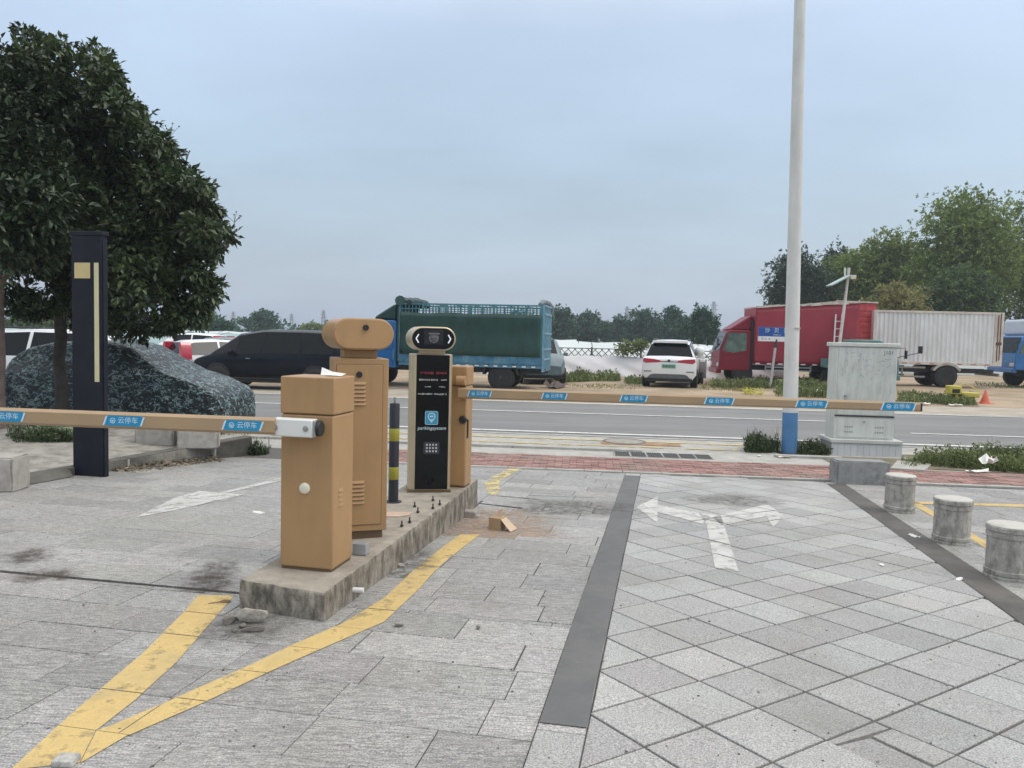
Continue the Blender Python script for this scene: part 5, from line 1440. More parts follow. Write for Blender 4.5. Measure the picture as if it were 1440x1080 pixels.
# white container truck
ct = thing('container_trailer', 'long white corrugated container on a trailer, rusty door end at right', 'trailer', (atY(1320, 500, 32.2).x, 33.2, .10), R(180 - 3))
cont = mat('container_white', (.70, .71, .71), .5, .06, 1.5, dirt=(.42, .40, .36), dirt_amt=.45, dirt_scale=2, dirt_stretch=(2, 2, .35))
cont_d = mat('container_door', (.62, .58, .52), .55, .10, 2, dirt=(.36, .26, .19), dirt_amt=.6, dirt_scale=3, dirt_stretch=(1.5, 1.5, .6))
cx0, cx1, cz0, cz1 = -2.55, 2.62, .92, 3.12
chassis(ct, -2.6, 2.6, z=.68); axle(ct, -.42, .97, .46, .46, m=mat('rim_rust', (.05, .04, .04), .7, .3))
b = MB(); b.lbox(cx0 + .06, cx1, -.94, .94, cz0 + .02, cz1 - .02); b.build('container_core', cont, ct)
for s_ in (-1, 1):
    b = MB(); x = cx0 + .34; pts = []
    while x < cx1 - .12:
        pts += [(x, .985), (x + .055, .985), (x + .09, .945), (x + .145, .945)]; x += .18
    vs = [(a, s_ * y, cz0 + .1) for a, y in pts] + [(a, s_ * y, cz1 - .07) for a, y in pts]; n = len(pts)
    b.add(vs, [(i, i + 1, i + 1 + n, i + n) for i in range(n - 1)]); b.build('corrugated_wall', cont, ct, recalc=False)
    b = MB(); b.lbox(cx0, cx1, s_ * .965 - .04, s_ * .965 + .04, cz1 - .09, cz1); b.lbox(cx0, cx1, s_ * .965 - .04, s_ * .965 + .04, cz0, cz0 + .12)
    b.lbox(cx1 - .12, cx1 + .005, s_ * .965 - .042, s_ * .965 + .042, cz0 + .001, cz1 - .001); b.lbox(cx0 - .005, cx0 + .33, s_ * .965 - .042, s_ * .965 + .042, cz0 + .001, cz1 - .001); b.build('corner_post', cont_d, ct, bevel=.006)
b = MB(); b.lbox(cx0 - .05, cx0, -.97, .97, cz0, cz1); b.build('rear_door', cont_d, ct, bevel=.01)
for y in (-.6, -.15, .15, .6, .85):
    b = MB(); b.tube([(cx0 - .09, y, cz0 + .05), (cx0 - .09, y, cz1 - .03)], .022, 6); b.box((cx0 - .1, y, 1.85), (.05, .12, .1)); b.build('lock_rod', mat('rusty_rod', (.14, .06, .045), .8, .3), ct)
b = MB()
for x, z0, z1 in ((cx0 + .1, cz0 + .25, cz1 - .05), (cx0 + .2, cz0 + .2, cz1 - .1)): b.tube([(x, 1.02, z0), (x, 1.02, z1)], .018, 6); b.box((x, 1.03, 1.85), (.10, .04, .12))
b.build('hinge_rod', MATS['rusty_rod'], ct)
b = MB()
for i in range(9): b.lbox(cx0 + .45 + i * .55, cx0 + .65 + i * .55, 1.0055, 1.012, cz0 + .03, cz0 + .07)
b.build('reflector_strip', mat('strip_red', (.4, .16, .14), .5, .2), ct)
b = MB()
for s_ in (-1, 1):
    b.prism([(-.42 + .60 * math.cos(R(a)), .56 + .46 * math.sin(R(a))) for a in range(20, 161, 10)] + [(-.42 + .52 * math.cos(R(a)), .54 + .38 * math.sin(R(a))) for a in range(160, 19, -10)], 'y', s_ * .88 - .13, s_ * .88 + .13)
b.build('mudguard', mat('guard_pale', (.40, .38, .35), .6, .15), ct)
b = MB()
for s_ in (-1, 1):
    for z in (.42, .80): b.lbox(.45, 3.0, s_ * .98 - .02, s_ * .98 + .02, z - .035, z + .035)
    b.lbox(1.35, 1.4, s_ * .97 - .02, s_ * .97 + .02, .4, .86)
b.lbox(cx0 - .02, cx0 + .03, -.9, .9, .5, .62); b.build('side_guard', mat('guard_grey2', (.22, .21, .20), .6, .15), ct)
b = MB()
for s_ in (-1, 1): b.lbox(2.0, 2.1, s_ * .5 - .05, s_ * .5 + .05, .0, .8); b.lbox(1.92, 2.18, s_ * .5 - .13, s_ * .5 + .13, -.02, .02)
b.build('landing_leg', dsteel, ct)

# teal lorry nose half hidden behind the utility cabinet
pt = atY(1268, 500, 29.2)
tt_ = thing('teal_truck', 'old teal lorry nose mostly hidden behind the pale utility cabinet', 'truck', (pt.x - 2.2, 29.9, .10), R(-6))
teal_c = mat('teal_paint', (.10, .21, .20), .5, .15, 3, dirt=(.25, .30, .28), dirt_amt=.6)
chassis(tt_, -.25, 1.9); axle(tt_, .1, .88, .38, .3); axle(tt_, 1.35, .86, .38, .2)
b = MB(); b.lbox(-.28, .42, -.85, .85, .76, .84); b.lbox(-.28, .42, -.87, -.83, .8405, 1.1); b.lbox(-.28, .42, .83, .87, .8405, 1.1); b.build('flat_bed', teal_c, tt_)
truck_cab(tt_, .45, 1.6, 1.75, .5, 1.86, teal_c, wind=.62)
b = MB(); b.tube([(1.9, -.75, 1.2), (2.35, -1.0, 1.34), (2.66, -1.05, 1.42)], .014, 6); b.box((2.68, -1.06, 1.53), (.14, .06, .27)); b.build('front_mirror', black_pl, tt_)

# blue lorry at the right edge
pr = atY(1428, 500, 33.4)
bl2 = thing('blue_lorry', 'blue and white lorry cab cut off by the right frame edge', 'truck', (pr.x + 3.05, 34.4, .1), R(180 - 2))
chassis(bl2, -3, 2.6); axle(bl2, 1.9, .93, .44, .26); axle(bl2, -2, .95, .44, .42)
truck_cab(bl2, 1.35, 1.6, 2.0, .75, 2.25, blue_c)
b = MB(); b.lbox(1.3, 2.4, -.98, .98, 2.26, 2.95); b.build('roof_box', mat('pale_blue_white', (.50, .56, .64), .45, .05), bl2, bevel=.12, seg=4)
b = MB(); b.lbox(-3, 1.2, -1.05, 1.05, .95, 3.15); b.build('cargo_box', cont, bl2, bevel=.01)
b = MB(); b.lbox(-3.02, 1.3, -1.08, 1.08, 3.151, 3.21); b.build('roof_rim', MATS['rusty_rod'], bl2)

# ------------------------------------------------------------------ signs, poles, small street things beyond the road
ps = atY(1086, 540, 28.8)
sg = thing('street_sign', 'blue street name sign on a slim grey post before the red truck', 'street sign', (ps.x, 28.8, .03), R(2))
b = MB(); b.tube([(-.08, 0, 0), (.06, 0, 1.62)], .045, 12); b.build('post', mat('post_grey', (.46, .44, .44), .45, .1), sg, smooth=40)
b = MB(); b.tube([(.055, -.0, 1.55), (.075, 0, 1.86)], .052, 12); b.build('post_collar', dsteel, sg, smooth=40)
pn = MB(); pn.lbox(-.60, .74, -.035, .035, 1.80, 2.30); pno = pn.build('panel', mat('sign_blue', (.012, .07, .30), .35, .08), sg, bevel=.01)
b = MB(); b.lbox(-.60, .74, -.04, .04, 1.78, 1.96); b.build('white_strip', mat('sign_white', (.70, .71, .72), .4, .04), pno)
b = MB(); put_text(b, '沙', .19, (-.28, -.0365, 2.17), 0); put_text(b, '贝', .19, (.06, -.0365, 2.17), 0); put_text(b, '路', .19, (.42, -.0365, 2.17), 0); put_text(b, 'SHABEI LU', .065, (.08, -.0365, 2.02), 0); b.build('lettering', white_st, pno, recalc=False)
b = MB(); put_text(b, '西 W', .09, (-.40, -.0412, 1.865), 0); put_text(b, 'E 东', .09, (.54, -.0412, 1.865), 0); b.add([(-.24, -.0412, 1.865), (-.18, -.0412, 1.895), (-.18, -.0412, 1.835)], [(0, 1, 2)]); b.build('direction_lettering', mat('sign_ink', (.03, .05, .10), .5, .1), pno, recalc=False)

pp = atY(1183, 482, 28.2)
so_ = thing('solar_camera_pole', 'slim pale pole with tilted solar panel and small camera above red truck', 'camera pole', (pp.x - .12, 28.2, .05))
b = MB(); b.tube([(0, 0, 0), (.06, 0, 1.7), (.27, 0, 4.45)], [.06, .055, .045], 12); b.build('pole', mat('pole_pale', (.60, .56, .54), .45, .1), so_, smooth=40)
b = MB(); b.box((0, 0, 0), (.78, .55, .035), 0, Matrix.Translation((-.10, -.05, 3.98)) @ Matrix.Rotation(R(-29), 4, 'Y')); b.build('solar_panel', mat('panel_pale', (.42, .52, .47), .3, .08), so_)
b = MB(); b.tube([(.2, 0, 3.65), (-.15, 0, 3.7)], .018, 6); b.tube([(-.05, 0, 3.7), (-.05, 0, 3.98)], .015, 6); b.tube([(.0, 0, 3.3), (.02, 0, 3.65)], .03, 6); b.build('bracket', dsteel, so_)
b = MB(); b.box((.40, -.05, 4.12), (.2, .12, .14)); b.tube([(.25, 0, 4.15), (.36, -.02, 4.15)], .015, 6); b.build('camera', mat('camera_cream', (.60, .57, .46), .4, .05), so_, bevel=.02)
b = MB(); b.tube([(.14, 0, 4.1), (.12, 0, 4.45)], .035, 8); b.build('antenna', mat('pole_pale2', (.66, .66, .60), .4, .05), so_)

pl_ = atY(1167, 530, 30.4)
ld = thing('leaning_ladder', 'white metal ladder leaning against the rear of the red box truck', 'ladder', (pl_.x, 30.2, .08))
b0, t0 = Vector((-.05, -.1, 0)), Vector((.26, .55, 2.85))
for dx in (-.0, .24):
    b = MB(); b.bar(b0 + Vector((dx, 0, 0)), t0 + Vector((dx, 0, 0)), .05, .07); b.build('rail', mat('ladder_white', (.58, .57, .58), .5, .1), ld)
b = MB()
for i in range(9):
    c_ = b0.lerp(t0, (i + .7) / 9.6); b.tube([c_, c_ + Vector((.24, 0, 0))], .016, 6)
b.build('rung', MATS['ladder_white'], ld)

# yellow cart, cone, yellow net
p = onR(1348, 566, .05)
yc = thing('yellow_cart', 'battered yellow metal cart tipped in the weeds beside the container trailer', 'cart', (p.x, p.y, .05), R(-8))
ylw = mat('cart_yellow', (.55, .46, .07), .5, .15, 5, dirt=(.3, .25, .12), dirt_amt=.5)
b = MB(); b.lbox(-.34, .0, -.2, .2, .26, .52); b.build('hopper', ylw, yc, bevel=.02)
b = MB(); b.lbox(.02, .52, -.22, .22, .18, .33); b.build('tray', ylw, yc, bevel=.03)
b = MB(); b.tube([(-.05, -.1, .52), (.1, -.1, .6), (.4, -.1, .46), (.56, -.1, .34)], .018, 6); b.build('handle', ylw, yc, smooth=40)
b = MB(); b.lbox(-.15, -.08, -.15, -.08, 0, .26); b.lbox(-.15, -.08, .08, .15, 0, .26); b.lbox(.4, .45, -.05, .05, 0, .18); b.build('leg', ylw, yc)
b = MB(); b.lbox(-.28, -.06, -.206, -.2005, .3, .42); b.build('dark_opening', black_pl, yc)
p = onR(1385, 567, .05)
cn = thing('traffic_cone', 'small orange traffic cone standing by the yellow cart', 'traffic cone', (p.x, p.y, .03))
cor = mat('cone_orange', (.60, .12, .06), .5, .1)
b = MB(); b.lathe([(.15, .03), (.11, .12), (.025, .42), (.02, .43)], 20); b.build('cone', cor, cn, smooth=50)
b = MB(); b.lbox(-.19, .19, -.19, .19, 0, .03); b.build('base', cor, cn, bevel=.006)
p = onR(1060, 555, .06)
b = MB(); q = random.Random(31)
for _ in range(60):
    a = Vector((q.uniform(-.32, .32), q.uniform(-.15, .15), q.uniform(.02, .22))); d = Vector((q.gauss(0, 1), q.gauss(0, .6), q.gauss(0, .6))).normalized() * q.uniform(.06, .16); b.bar(a - d, a + d, .012, .012)
o = b.build('yellow_netting', mat('net_yellow', (.62, .60, .10), .6, .1)); o.location = (p.x, p.y, .04); tag(o, 'tangle of bright yellow netting lying in the weeds before the red truck', 'netting')

# ------------------------------------------------------------------ white sheeting and greenhouses
shm = mat('white_sheet', (.62, .61, .63), .6, .07, .8, bstr=.4, bscale=2.5, dirt=(.50, .48, .46), dirt_amt=.5, dirt_scale=.9)
def sheet_wall(name, label, x0, x1, Y, z0, z1, seed, cat='fence'):
    t = thing(name, label, cat, ((x0 + x1) / 2, Y, 0)); L_ = x1 - x0; n, m_ = 90, 10; vs = []; q = np.random.RandomState(seed)
    for i in range(n + 1):
        for j in range(m_ + 1):
            x = -L_ / 2 + L_ * i / n; k_ = j / m_
            top = z1 - .22 * abs(math.sin(x * .42 + .6)) ** 2 * .6
            z = z0 + (top - z0) * k_; y = .5 * k_ ** 1.5 + .06 * math.sin(x * 2.1 + j * .5) * (1 - k_ * .4) + .03 * math.sin(x * 5 + j)
            vs.append((x, y, z))
    mb = MB().add(vs, [(i * (m_ + 1) + j, (i + 1) * (m_ + 1) + j, (i + 1) * (m_ + 1) + j + 1, i * (m_ + 1) + j + 1) for i in range(n) for j in range(m_)])
    o = mb.build('sheet', shm, t, smooth=70); k_ = o.modifiers.new('t', 'SOLIDIFY'); k_.thickness = .02
    b = MB()
    x = -L_ / 2
    while x < L_ / 2 - .5:
        for sgn in (1, -1):
            b.bar((x, .55 + .02 * sgn, z1 - .12), (x + sgn * .0 + .42, .55 + .02 * sgn, z1 - .12 + (.42 if sgn > 0 else 0)), .03, .03) if sgn > 0 else b.bar((x, .53, z1 + .30), (x + .42, .53, z1 - .12), .03, .03)
        x += .3
    b.bar((-L_ / 2, .56, z1 + .30), (L_ / 2, .56, z1 + .30), .035, .035); b.bar((-L_ / 2, .56, z1 - .14), (L_ / 2, .56, z1 - .14), .035, .035)
    fo = b.build('lattice', mat('cane', (.11, .10, .10), .8, .2), t); fo['kind'] = 'stuff'
    for i in range(int(L_ // 2.2)):
        xx = -L_ / 2 + .6 + i * 2.2; b = MB(); b.tube([(xx, .62, 0), (xx, .62, z1 + .36)], .035, 6); b.build('stake', mat('stake_wood', (.09, .08, .08), .8, .2), t)
    return t
sheet_wall('sheet_fence', 'low white plastic sheet fence with cane lattice top behind the lot', -1.5, 12.5, 34.2, 0.05, 1.02, 1)
arch_m = mat('greenhouse_film', (.56, .60, .60), .5, .05, .6, dirt=(.40, .46, .46), dirt_amt=.4, dirt_scale=.4, co='world')
teal_f = mat('greenhouse_film_teal', (.25, .36, .36), .5, .08, .6, dirt=(.50, .56, .55), dirt_amt=.5, dirt_scale=.5, co='world')
def tunnel(label, x, Y, L_, W_, H_, rz, m, grp):
    t = thing('greenhouse_tunnel', label, 'greenhouse', (x, Y, -.05), rz, grp)
    b = MB(); n = 12; vs = []; mlen = int(L_ / 1.5)
    for i in range(mlen + 1):
        for j in range(n + 1):
            a = math.pi * j / n; s_ = .04 * math.cos(i * math.pi)
            vs.append((-L_ / 2 + L_ * i / mlen, math.cos(a) * W_ / 2, (H_ + s_) * math.sin(a) ** .7 if j not in (0, n) else 0))
    b.add(vs, [(i * (n + 1) + j, (i + 1) * (n + 1) + j, (i + 1) * (n + 1) + j + 1, i * (n + 1) + j + 1) for i in range(mlen) for j in range(n)])
    b.add([vs[j] for j in range(n + 1)], [tuple(range(n + 1))]); b.add([vs[mlen * (n + 1) + j] for j in range(n + 1)], [tuple(range(n, -1, -1))])
    b.build('film', m, t, smooth=60)
    b = MB()
    for i in range(0, mlen + 1, 2): b.tube([(-L_ / 2 + L_ * i / mlen, math.cos(math.pi * j / 8) * (W_ / 2 + .02), (H_ + .06) * math.sin(math.pi * j / 8) ** .7 if j not in (0, 8) else 0) for j in range(9)], .025, 4)
    b.build('hoop', MATS['cane'], t)
GT = 'greenhouse tunnels beyond the lot'
tunnel('long white greenhouse tunnel just behind the sheet fence', 9, 52, 44, 5, 1.50, R(-3), arch_m, GT)
tunnel('white greenhouse tunnel in the second row, before the far trees', 14, 60, 60, 5, 1.58, R(-2), arch_m, GT)
tunnel('teal tinted greenhouse tunnel behind the big tree on the left', -28, 52, 40, 6, 1.45, R(-4), teal_f, GT)
tunnel('pale greenhouse tunnel farthest left, below the distant trees', -31, 61, 60, 6, 1.55, R(-3), teal_f, GT)
tunnel('pale green greenhouse tunnel showing over the black van', -17, 75, 46, 6, 1.7, R(-3), arch_m, GT)

# ------------------------------------------------------------------ vegetation
leaf_big = leafmat('leaf_dark_glossy', (.015, .030, .014), (.075, .110, .036), .38, .18, .5)
leaf_mid = leafmat('leaf_mid', (.045, .085, .035), (.15, .21, .075), .55, .28, .3)
leaf_dk = leafmat('leaf_deep', (.018, .042, .024), (.055, .095, .042), .5, .15)
leaf_oli = leafmat('leaf_olive', (.085, .135, .030), (.26, .33, .085), .55, .38, .3)
leaf_far = leafmat('leaf_far', (.022, .070, .045), (.065, .145, .080), .6, .2, .25)
weed_m = leafmat('weed_leaf', (.06, .095, .028), (.22, .26, .09), .55, .3)
weed_dk = leafmat('weed_leaf_dark', (.026, .045, .018), (.09, .125, .045), .55, .2)
dry_m = leafmat('dry_leaf', (.16, .15, .055), (.32, .31, .12), .7, .3)
KP = 12.4 / FPX
def px_lobes(L_, Y, root):
    out = []
    q = random.Random(len(L_))
    for (u, v, r_) in L_:
        y = Y + q.uniform(-.9, .9); c = atY(u, v, y); rr = r_ * KP
        out.append((c.x - root[0], c.y - root[1], c.z - root[2], rr, rr * 1.1 + .25, rr * .92))
    return out
base2 = (-7.15, 12.35, .28)
tr2 = thing('broadleaf_tree', 'big dark glossy leaved tree overhanging the covered car, trunk beside the pillar', 'tree', base2)
lob2 = [(75, 100, 40), (115, 150, 62), (70, 215, 85), (165, 225, 70), (210, 285, 62), (120, 310, 88), (250, 325, 52), (262, 385, 38), (200, 395, 52), (130, 395, 50), (288, 330, 26), (228, 232, 32), (150, 125, 22), (85, 425, 20), (235, 425, 30), (160, 430, 26), (40, 110, 42), (190, 340, 60), (185, 180, 24), (268, 268, 20)]
q = random.Random(404)
lob2 = [(u + q.uniform(-6, 6), v + q.uniform(-6, 6), r_ * .80) for u, v, r_ in lob2]
edge2 = [(60, 58), (95, 62), (130, 78), (150, 98), (160, 122), (178, 148), (205, 158), (228, 190), (244, 216), (262, 238), (284, 262), (300, 292), (318, 322), (306, 352), (298, 384), (300, 408), (268, 436), (236, 452), (200, 452), (165, 448), (120, 432), (40, 420), (45, 438)]
for (u, v) in edge2:
    for _ in range(2): lob2.append((u + q.uniform(-18, 4), v + q.uniform(-4, 14), q.uniform(9, 17)))
for _ in range(40):
    u, v, r_ = q.uniform(40, 270), q.uniform(110, 410), q.uniform(16, 32)
    if v - r_ > 62 + max(0, u + r_ * .6 - 85) * .98: lob2.append((u, v, r_))
L2 = px_lobes(lob2, 12.3, base2)
crown('crown', L2, 62000, .125, leaf_big, 11, tr2, .34, 8, .46, .35)
limbs(tr2, (0, 0, -.1), (.0, 0, 2.6), .10, .075, [l[:3] for l in L2[:14]], bark, 5)
base1 = (-7.22, 10.95, .24)
tr1 = thing('broadleaf_tree', 'dark leaved tree at the left frame edge with reddish grey trunk', 'tree', base1)
lob1 = [(20, 165, 58), (-40, 200, 80), (10, 260, 70), (-70, 300, 90), (15, 320, 52), (-30, 130, 60), (-110, 240, 90), (50, 300, 45), (-30, 350, 45)]
L1 = px_lobes(lob1, 11.2, base1)
crown('crown', L1, 34000, .130, leafmat('leaf_dark_green', (.016, .032, .014), (.05, .08, .028), .38, .1, .5), 12, tr1, .3, 8, .44, .40)
limbs(tr1, (-.02, 0, -.1), (.0, 0, 2.7), .125, .085, [l[:3] for l in L1[:8]], bark2, 6)
# a few flowering twigs at the outline
b = MB(); q = random.Random(2)
for (u, v) in ((127, 62), (150, 72), (185, 135), (240, 178), (330, 300), (262, 215), (212, 172)):
    c = atY(u, v, 12.3)
    for _ in range(7):
        d = Vector((q.gauss(0, .5), q.gauss(0, .5), q.uniform(-.2, .7))); s_ = Vector((c.x - base2[0], c.y - base2[1], c.z - base2[2] - .14)); e_ = s_ + Vector((0, 0, .1)) + d * .13
        b.tube([s_ - Vector((0, 0, .1)), s_, e_], [.005, .004, .003], 4); b.box(tuple(e_), (.018, .018, .018))
b.build('flower_twig', mat('twig', (.10, .11, .08), .8, .3), tr2)

def tree_px(name, label, u0, u1, v0, v1, Y, n, size, m, seed, group, nl=9, base_z=0, trunk=.16, shape='round', droop=.15, per=6):
    """a tree whose crown spans the given part of the view at distance Y"""
    q = random.Random(seed); a = atY(u0, v1, Y); c = atY(u1, v0, Y); cx = (a.x + c.x) / 2; w = (c.x - a.x) / 2; zt, zb_ = c.z, a.z
    root = thing(name, label, 'tree', (cx, Y, base_z - .05), 0, group); H_ = zt - zb_; lobes = []
    for i in range(nl):
        k_ = (i + .5) / nl; z = zb_ + H_ * (.12 + .74 * k_)
        wid = math.sin(math.pi * min(.97, .22 + .66 * k_)) if shape == 'round' else (1.05 - k_ * .85)
        ang = q.uniform(0, 6.28); off = q.uniform(.25, .62) * w * wid
        if i == nl - 1: off *= .25
        r_ = w * wid * q.uniform(.42, .6) + .1 * H_
        lobes.append((math.cos(ang) * off, math.sin(ang) * off * .8, z - base_z, r_, r_, min(r_, H_ * .30) * q.uniform(.75, 1)))
    for s_ in (-1, 1): lobes.append((s_ * w * .62, q.uniform(-.2, .2) * w, zb_ + H_ * q.uniform(.3, .5) - base_z, w * .36, w * .36, H_ * .22))
    crown('crown', lobes, n, size, m, seed, root, droop, per, .5, .35)
    limbs(root, (0, 0, 0), (0, 0, zb_ - base_z + H_ * .45), trunk, trunk * .55, [l[:3] for l in lobes[:6]], bark, seed)
    return root
RG = 'trees behind the parked trucks'
tree_px('feathery_tree', 'tallest airy green tree rising above the white container truck', 1262, 1440, 268, 440, 57, 34000, .27, leaf_oli, 41, RG, 12, trunk=.28)
tree_px('feathery_tree', 'green tree at the right frame edge above the blue lorry', 1372, 1560, 272, 445, 60, 32000, .27, leaf_oli, 42, RG, 10, trunk=.26)
tree_px('feathery_tree', 'broad yellow green tree between the tall tree and dark tree', 1165, 1320, 332, 440, 62, 34000, .27, leaf_oli, 43, RG, 10, trunk=.25)
tree_px('dense_tree', 'dark green tree seen just left of the lamp post', 1076, 1172, 352, 442, 60, 18000, .24, leaf_dk, 44, RG, 9, trunk=.22)
tree_px('dense_tree', 'dark tree whose top shows between lamp post and solar panel', 1128, 1216, 346, 440, 66, 14000, .26, leaf_dk, 45, RG, 8, trunk=.22)
tree_px('feathery_tree', 'low spreading green tree behind the white container roof', 1290, 1420, 375, 462, 50, 18000, .23, leaf_mid, 47, RG, 8, trunk=.2)
tree_px('dry_bush', 'straw coloured dry bush behind the red container truck doors', 1215, 1305, 395, 452, 47, 4500, .20, dry_m, 46, None, 7, trunk=.08)
o = tree_px('shrub', 'dark shrub filling the gap under the trees behind the container', 1240, 1450, 410, 478, 63, 8000, .30, leaf_dk, 48, None, 9, trunk=.1)
FG = 'distant trees along the far field edge'
far_spec = [(762, 815, 431, 480, 112, 'round crowned far tree just right of the blue stake truck'), (806, 858, 437, 480, 120, 'far tree second to the right of the blue stake truck'),
            (846, 892, 446, 480, 128, 'lowest far tree in the dip between the two bigger clumps'), (878, 932, 434, 481, 116, 'far tree standing above the low weed bush on the sheet fence'),
            (915, 972, 432, 481, 110, 'broad far tree right above the white SUV roof'), (690, 775, 440, 480, 118, 'far tree mostly behind the blue truck body')]
for i, (a, b_, c, d, Y, lab) in enumerate(far_spec): tree_px('field_tree', lab, a, b_, c, d, Y, 5200, .48, leaf_far, 60 + i, FG, 8, trunk=.3)
tree_px('layered_tree', 'dark layered tree between the white SUV and the red truck', 955, 1012, 434, 484, 74, 8000, .30, leaf_far, 70, FG, 9, trunk=.2, shape='round')
tree_px('field_tree', 'bushy far tree standing above the black van roof', 333, 396, 436, 470, 118, 4000, .45, leaf_far, 71, FG, 8, trunk=.25)
tree_px('field_tree', 'pale little far tree left of the tan capsule head', 424, 460, 453, 472, 125, 1800, .45, leaf_oli, 72, FG, 6, trunk=.2)
tree_px('slender_tree', 'thin open far tree right beside the big tree crown', 268, 300, 415, 466, 62, 2200, .24, leaf_mid, 73, FG, 7, trunk=.08)
tree_px('field_tree', 'dark rounded bush left of the black van in the distance', 285, 330, 448, 474, 84, 2600, .34, leaf_far, 74, FG, 6, trunk=.15)
tree_px('field_tree', 'green tree behind the trunks at the far left', 5, 70, 408, 474, 66, 5000, .30, leaf_mid, 75, FG, 8, trunk=.2)
tree_px('field_tree', 'green tree seen between the big trunk and dark pillar', 60, 130, 425, 474, 72, 4200, .32, leaf_mid, 76, FG, 8, trunk=.2)
tree_px('field_tree', 'grey green far tree under the overhanging branches', 140, 205, 435, 470, 92, 3200, .40, leaf_far, 77, FG, 7, trunk=.2)
# low far scrub that closes the horizon
q = np.random.RandomState(50); n_ = 2600; cx_ = q.uniform(-260, 300, n_); cc_ = np.stack([cx_, 150 + q.uniform(0, 25, n_) + .03 * cx_, q.rand(n_) ** .7 * (2.6 + 1.6 * np.sin(cx_ * .09) + np.sin(cx_ * .31))], 1)
v, f = leaf_cloud(cc_, 0, 1.1, q, .1, outward=q.normal(0, 1, (n_, 3)), per=7, asp=.6)
o = bpy.data.objects.new('treeline', mesh_np('treeline', v, f, leaf_far)); COL.objects.link(o); o['kind'] = 'stuff'
# bush on the sheet fence
q = np.random.RandomState(51)
def bush(name, label, u, v, Y, w, h, n, size, m, seed, cat='bush', z0=None):
    c = atY(u, v, Y); q_ = random.Random(seed); root = thing(name, label, cat, (c.x, Y, c.z if z0 is None else z0))
    lobes = [(q_.uniform(-.5, .5) * w, q_.uniform(-.3, .3) * w, h * q_.uniform(.25, .7), w * .34, w * .3, h * .36) for _ in range(7)]
    crown('foliage', lobes, n, size, m, seed, root, .0, 6, .45, .2)
    b = MB()
    for i in range(7): b.tube([(q_.uniform(-.1, .1) * w, 0, -.02), (lobes[i][0], lobes[i][1], lobes[i][2] + h * .2)], [.012, .005], 5)
    b.build('stem', MATS['bark'], root); return root
bush('weed_bush', 'leafy green bush growing up through the white sheet fence', 888, 497, 34.9, 1.0, .62, 900, .16, weed_m, 52)
# big verge weeds
def weed_patch(name, pts, n, hmin, hmax, w, m, seed, zf=0.0, leaf_n=0, leaf_size=.06, lh=.3):
    q = random.Random(seed); P = [tuple(p_) for p_ in pts]; P = ccw(P); xs = [p_[0] for p_ in P]; ys = [p_[1] for p_ in P]
    def inside(x, y): return all((P[(i + 1) % len(P)][0] - P[i][0]) * (y - P[i][1]) - (P[(i + 1) % len(P)][1] - P[i][1]) * (x - P[i][0]) >= 0 for i in range(len(P)))
    cl_ = []
    for _ in range(14):
        while True:
            x, y = q.uniform(min(xs), max(xs)), q.uniform(min(ys), max(ys))
            if inside(x, y): break
        cl_.append((x, y, q.uniform(.5, 1.2)))
    sx_ = (max(xs) - min(xs)) * .14; sy_ = (max(ys) - min(ys)) * .18
    hh = [1.0]
    def base():
        for _ in range(60):
            c = q.choice(cl_); a_, b_ = q.gauss(0, 1), q.gauss(0, 1); x, y = c[0] + a_ * sx_, c[1] + b_ * sy_
            if inside(x, y):
                hh[0] = c[2] * math.exp(-.28 * (a_ * a_ + b_ * b_)); return (x, y, zf)
        hh[0] = .5; return (c[0], c[1], zf)
    b = MB()
    for _ in range(n * 2):
        x, y, z = base(); k_ = hh[0]
        blades(b, lambda: (x, y, z), 1, hmin * k_, hmax * 1.25 * k_, w, q, .8)
    o = b.build(name, m, recalc=False); o['kind'] = 'stuff'
    if leaf_n:
        r_ = np.random.RandomState(seed); C_ = []
        for _ in range(leaf_n // 6):
            x, y, z = base(); C_.append((x, y, z + q.random() ** .8 * lh * 1.1 * hh[0]))
        C_ = np.array(C_); D_ = r_.normal(0, 1, C_.shape); D_[:, 2] = abs(D_[:, 2]) * .6
        v, f = leaf_cloud(C_, 0, leaf_size, r_, -.1, outward=D_, per=6, asp=.42)
        o2 = bpy.data.objects.new('weeds', mesh_np('weeds', v, f, m)); COL.objects.link(o2); o2['kind'] = 'stuff'
    return o
def rr_(*pts, z=0.0): return [tuple(onR(u, v, z).xy) for u, v in pts]
band('verge_soil', 11.42, 12.9, 3.7, 22, .004, mat('soil', (.20, .17, .12), .95, .3, 3, bstr=.7, bscale=25, co='world', dirt=(.10, .11, .05), dirt_amt=.8, dirt_scale=2), 60, .07, 8)
weed_patch('grass', rr_((1047, 637), (1097, 637), (1097, 630), (1047, 629)), 600, .10, .34, .009, weed_dk, 81, 0, 2600, .045, .24)
weed_patch('grass', rr_((1120, 640), (1172, 642), (1172, 632), (1120, 632)), 420, .08, .26, .009, weed_dk, 82, 0, 2000, .045, .20)
weed_patch('grass', rr_((1285, 655), (1470, 668), (1500, 645), (1290, 640)), 1300, .06, .26, .010, weed_m, 83, 0, 5200, .055, .24)
weed_patch('grass', rr_((1340, 660), (1470, 668), (1500, 648), (1370, 645)), 700, .12, .34, .011, weed_m, 84, 0, 2600, .055, .28)
weed_patch('grass', rr_((1265, 660), (1290, 660), (1300, 650), (1268, 646)), 160, .03, .10, .01, weed_m, 85, .0)
weed_patch('grass', rr_((20, 622), (110, 622), (110, 612), (10, 612), z=.24), 600, .05, .24, .012, weed_dk, 86, .22, 2500, .05, .2)
weed_patch('grass', rr_((310, 616), (352, 616), (352, 608), (312, 608), z=.2), 200, .04, .14, .012, weed_dk, 87, .22)
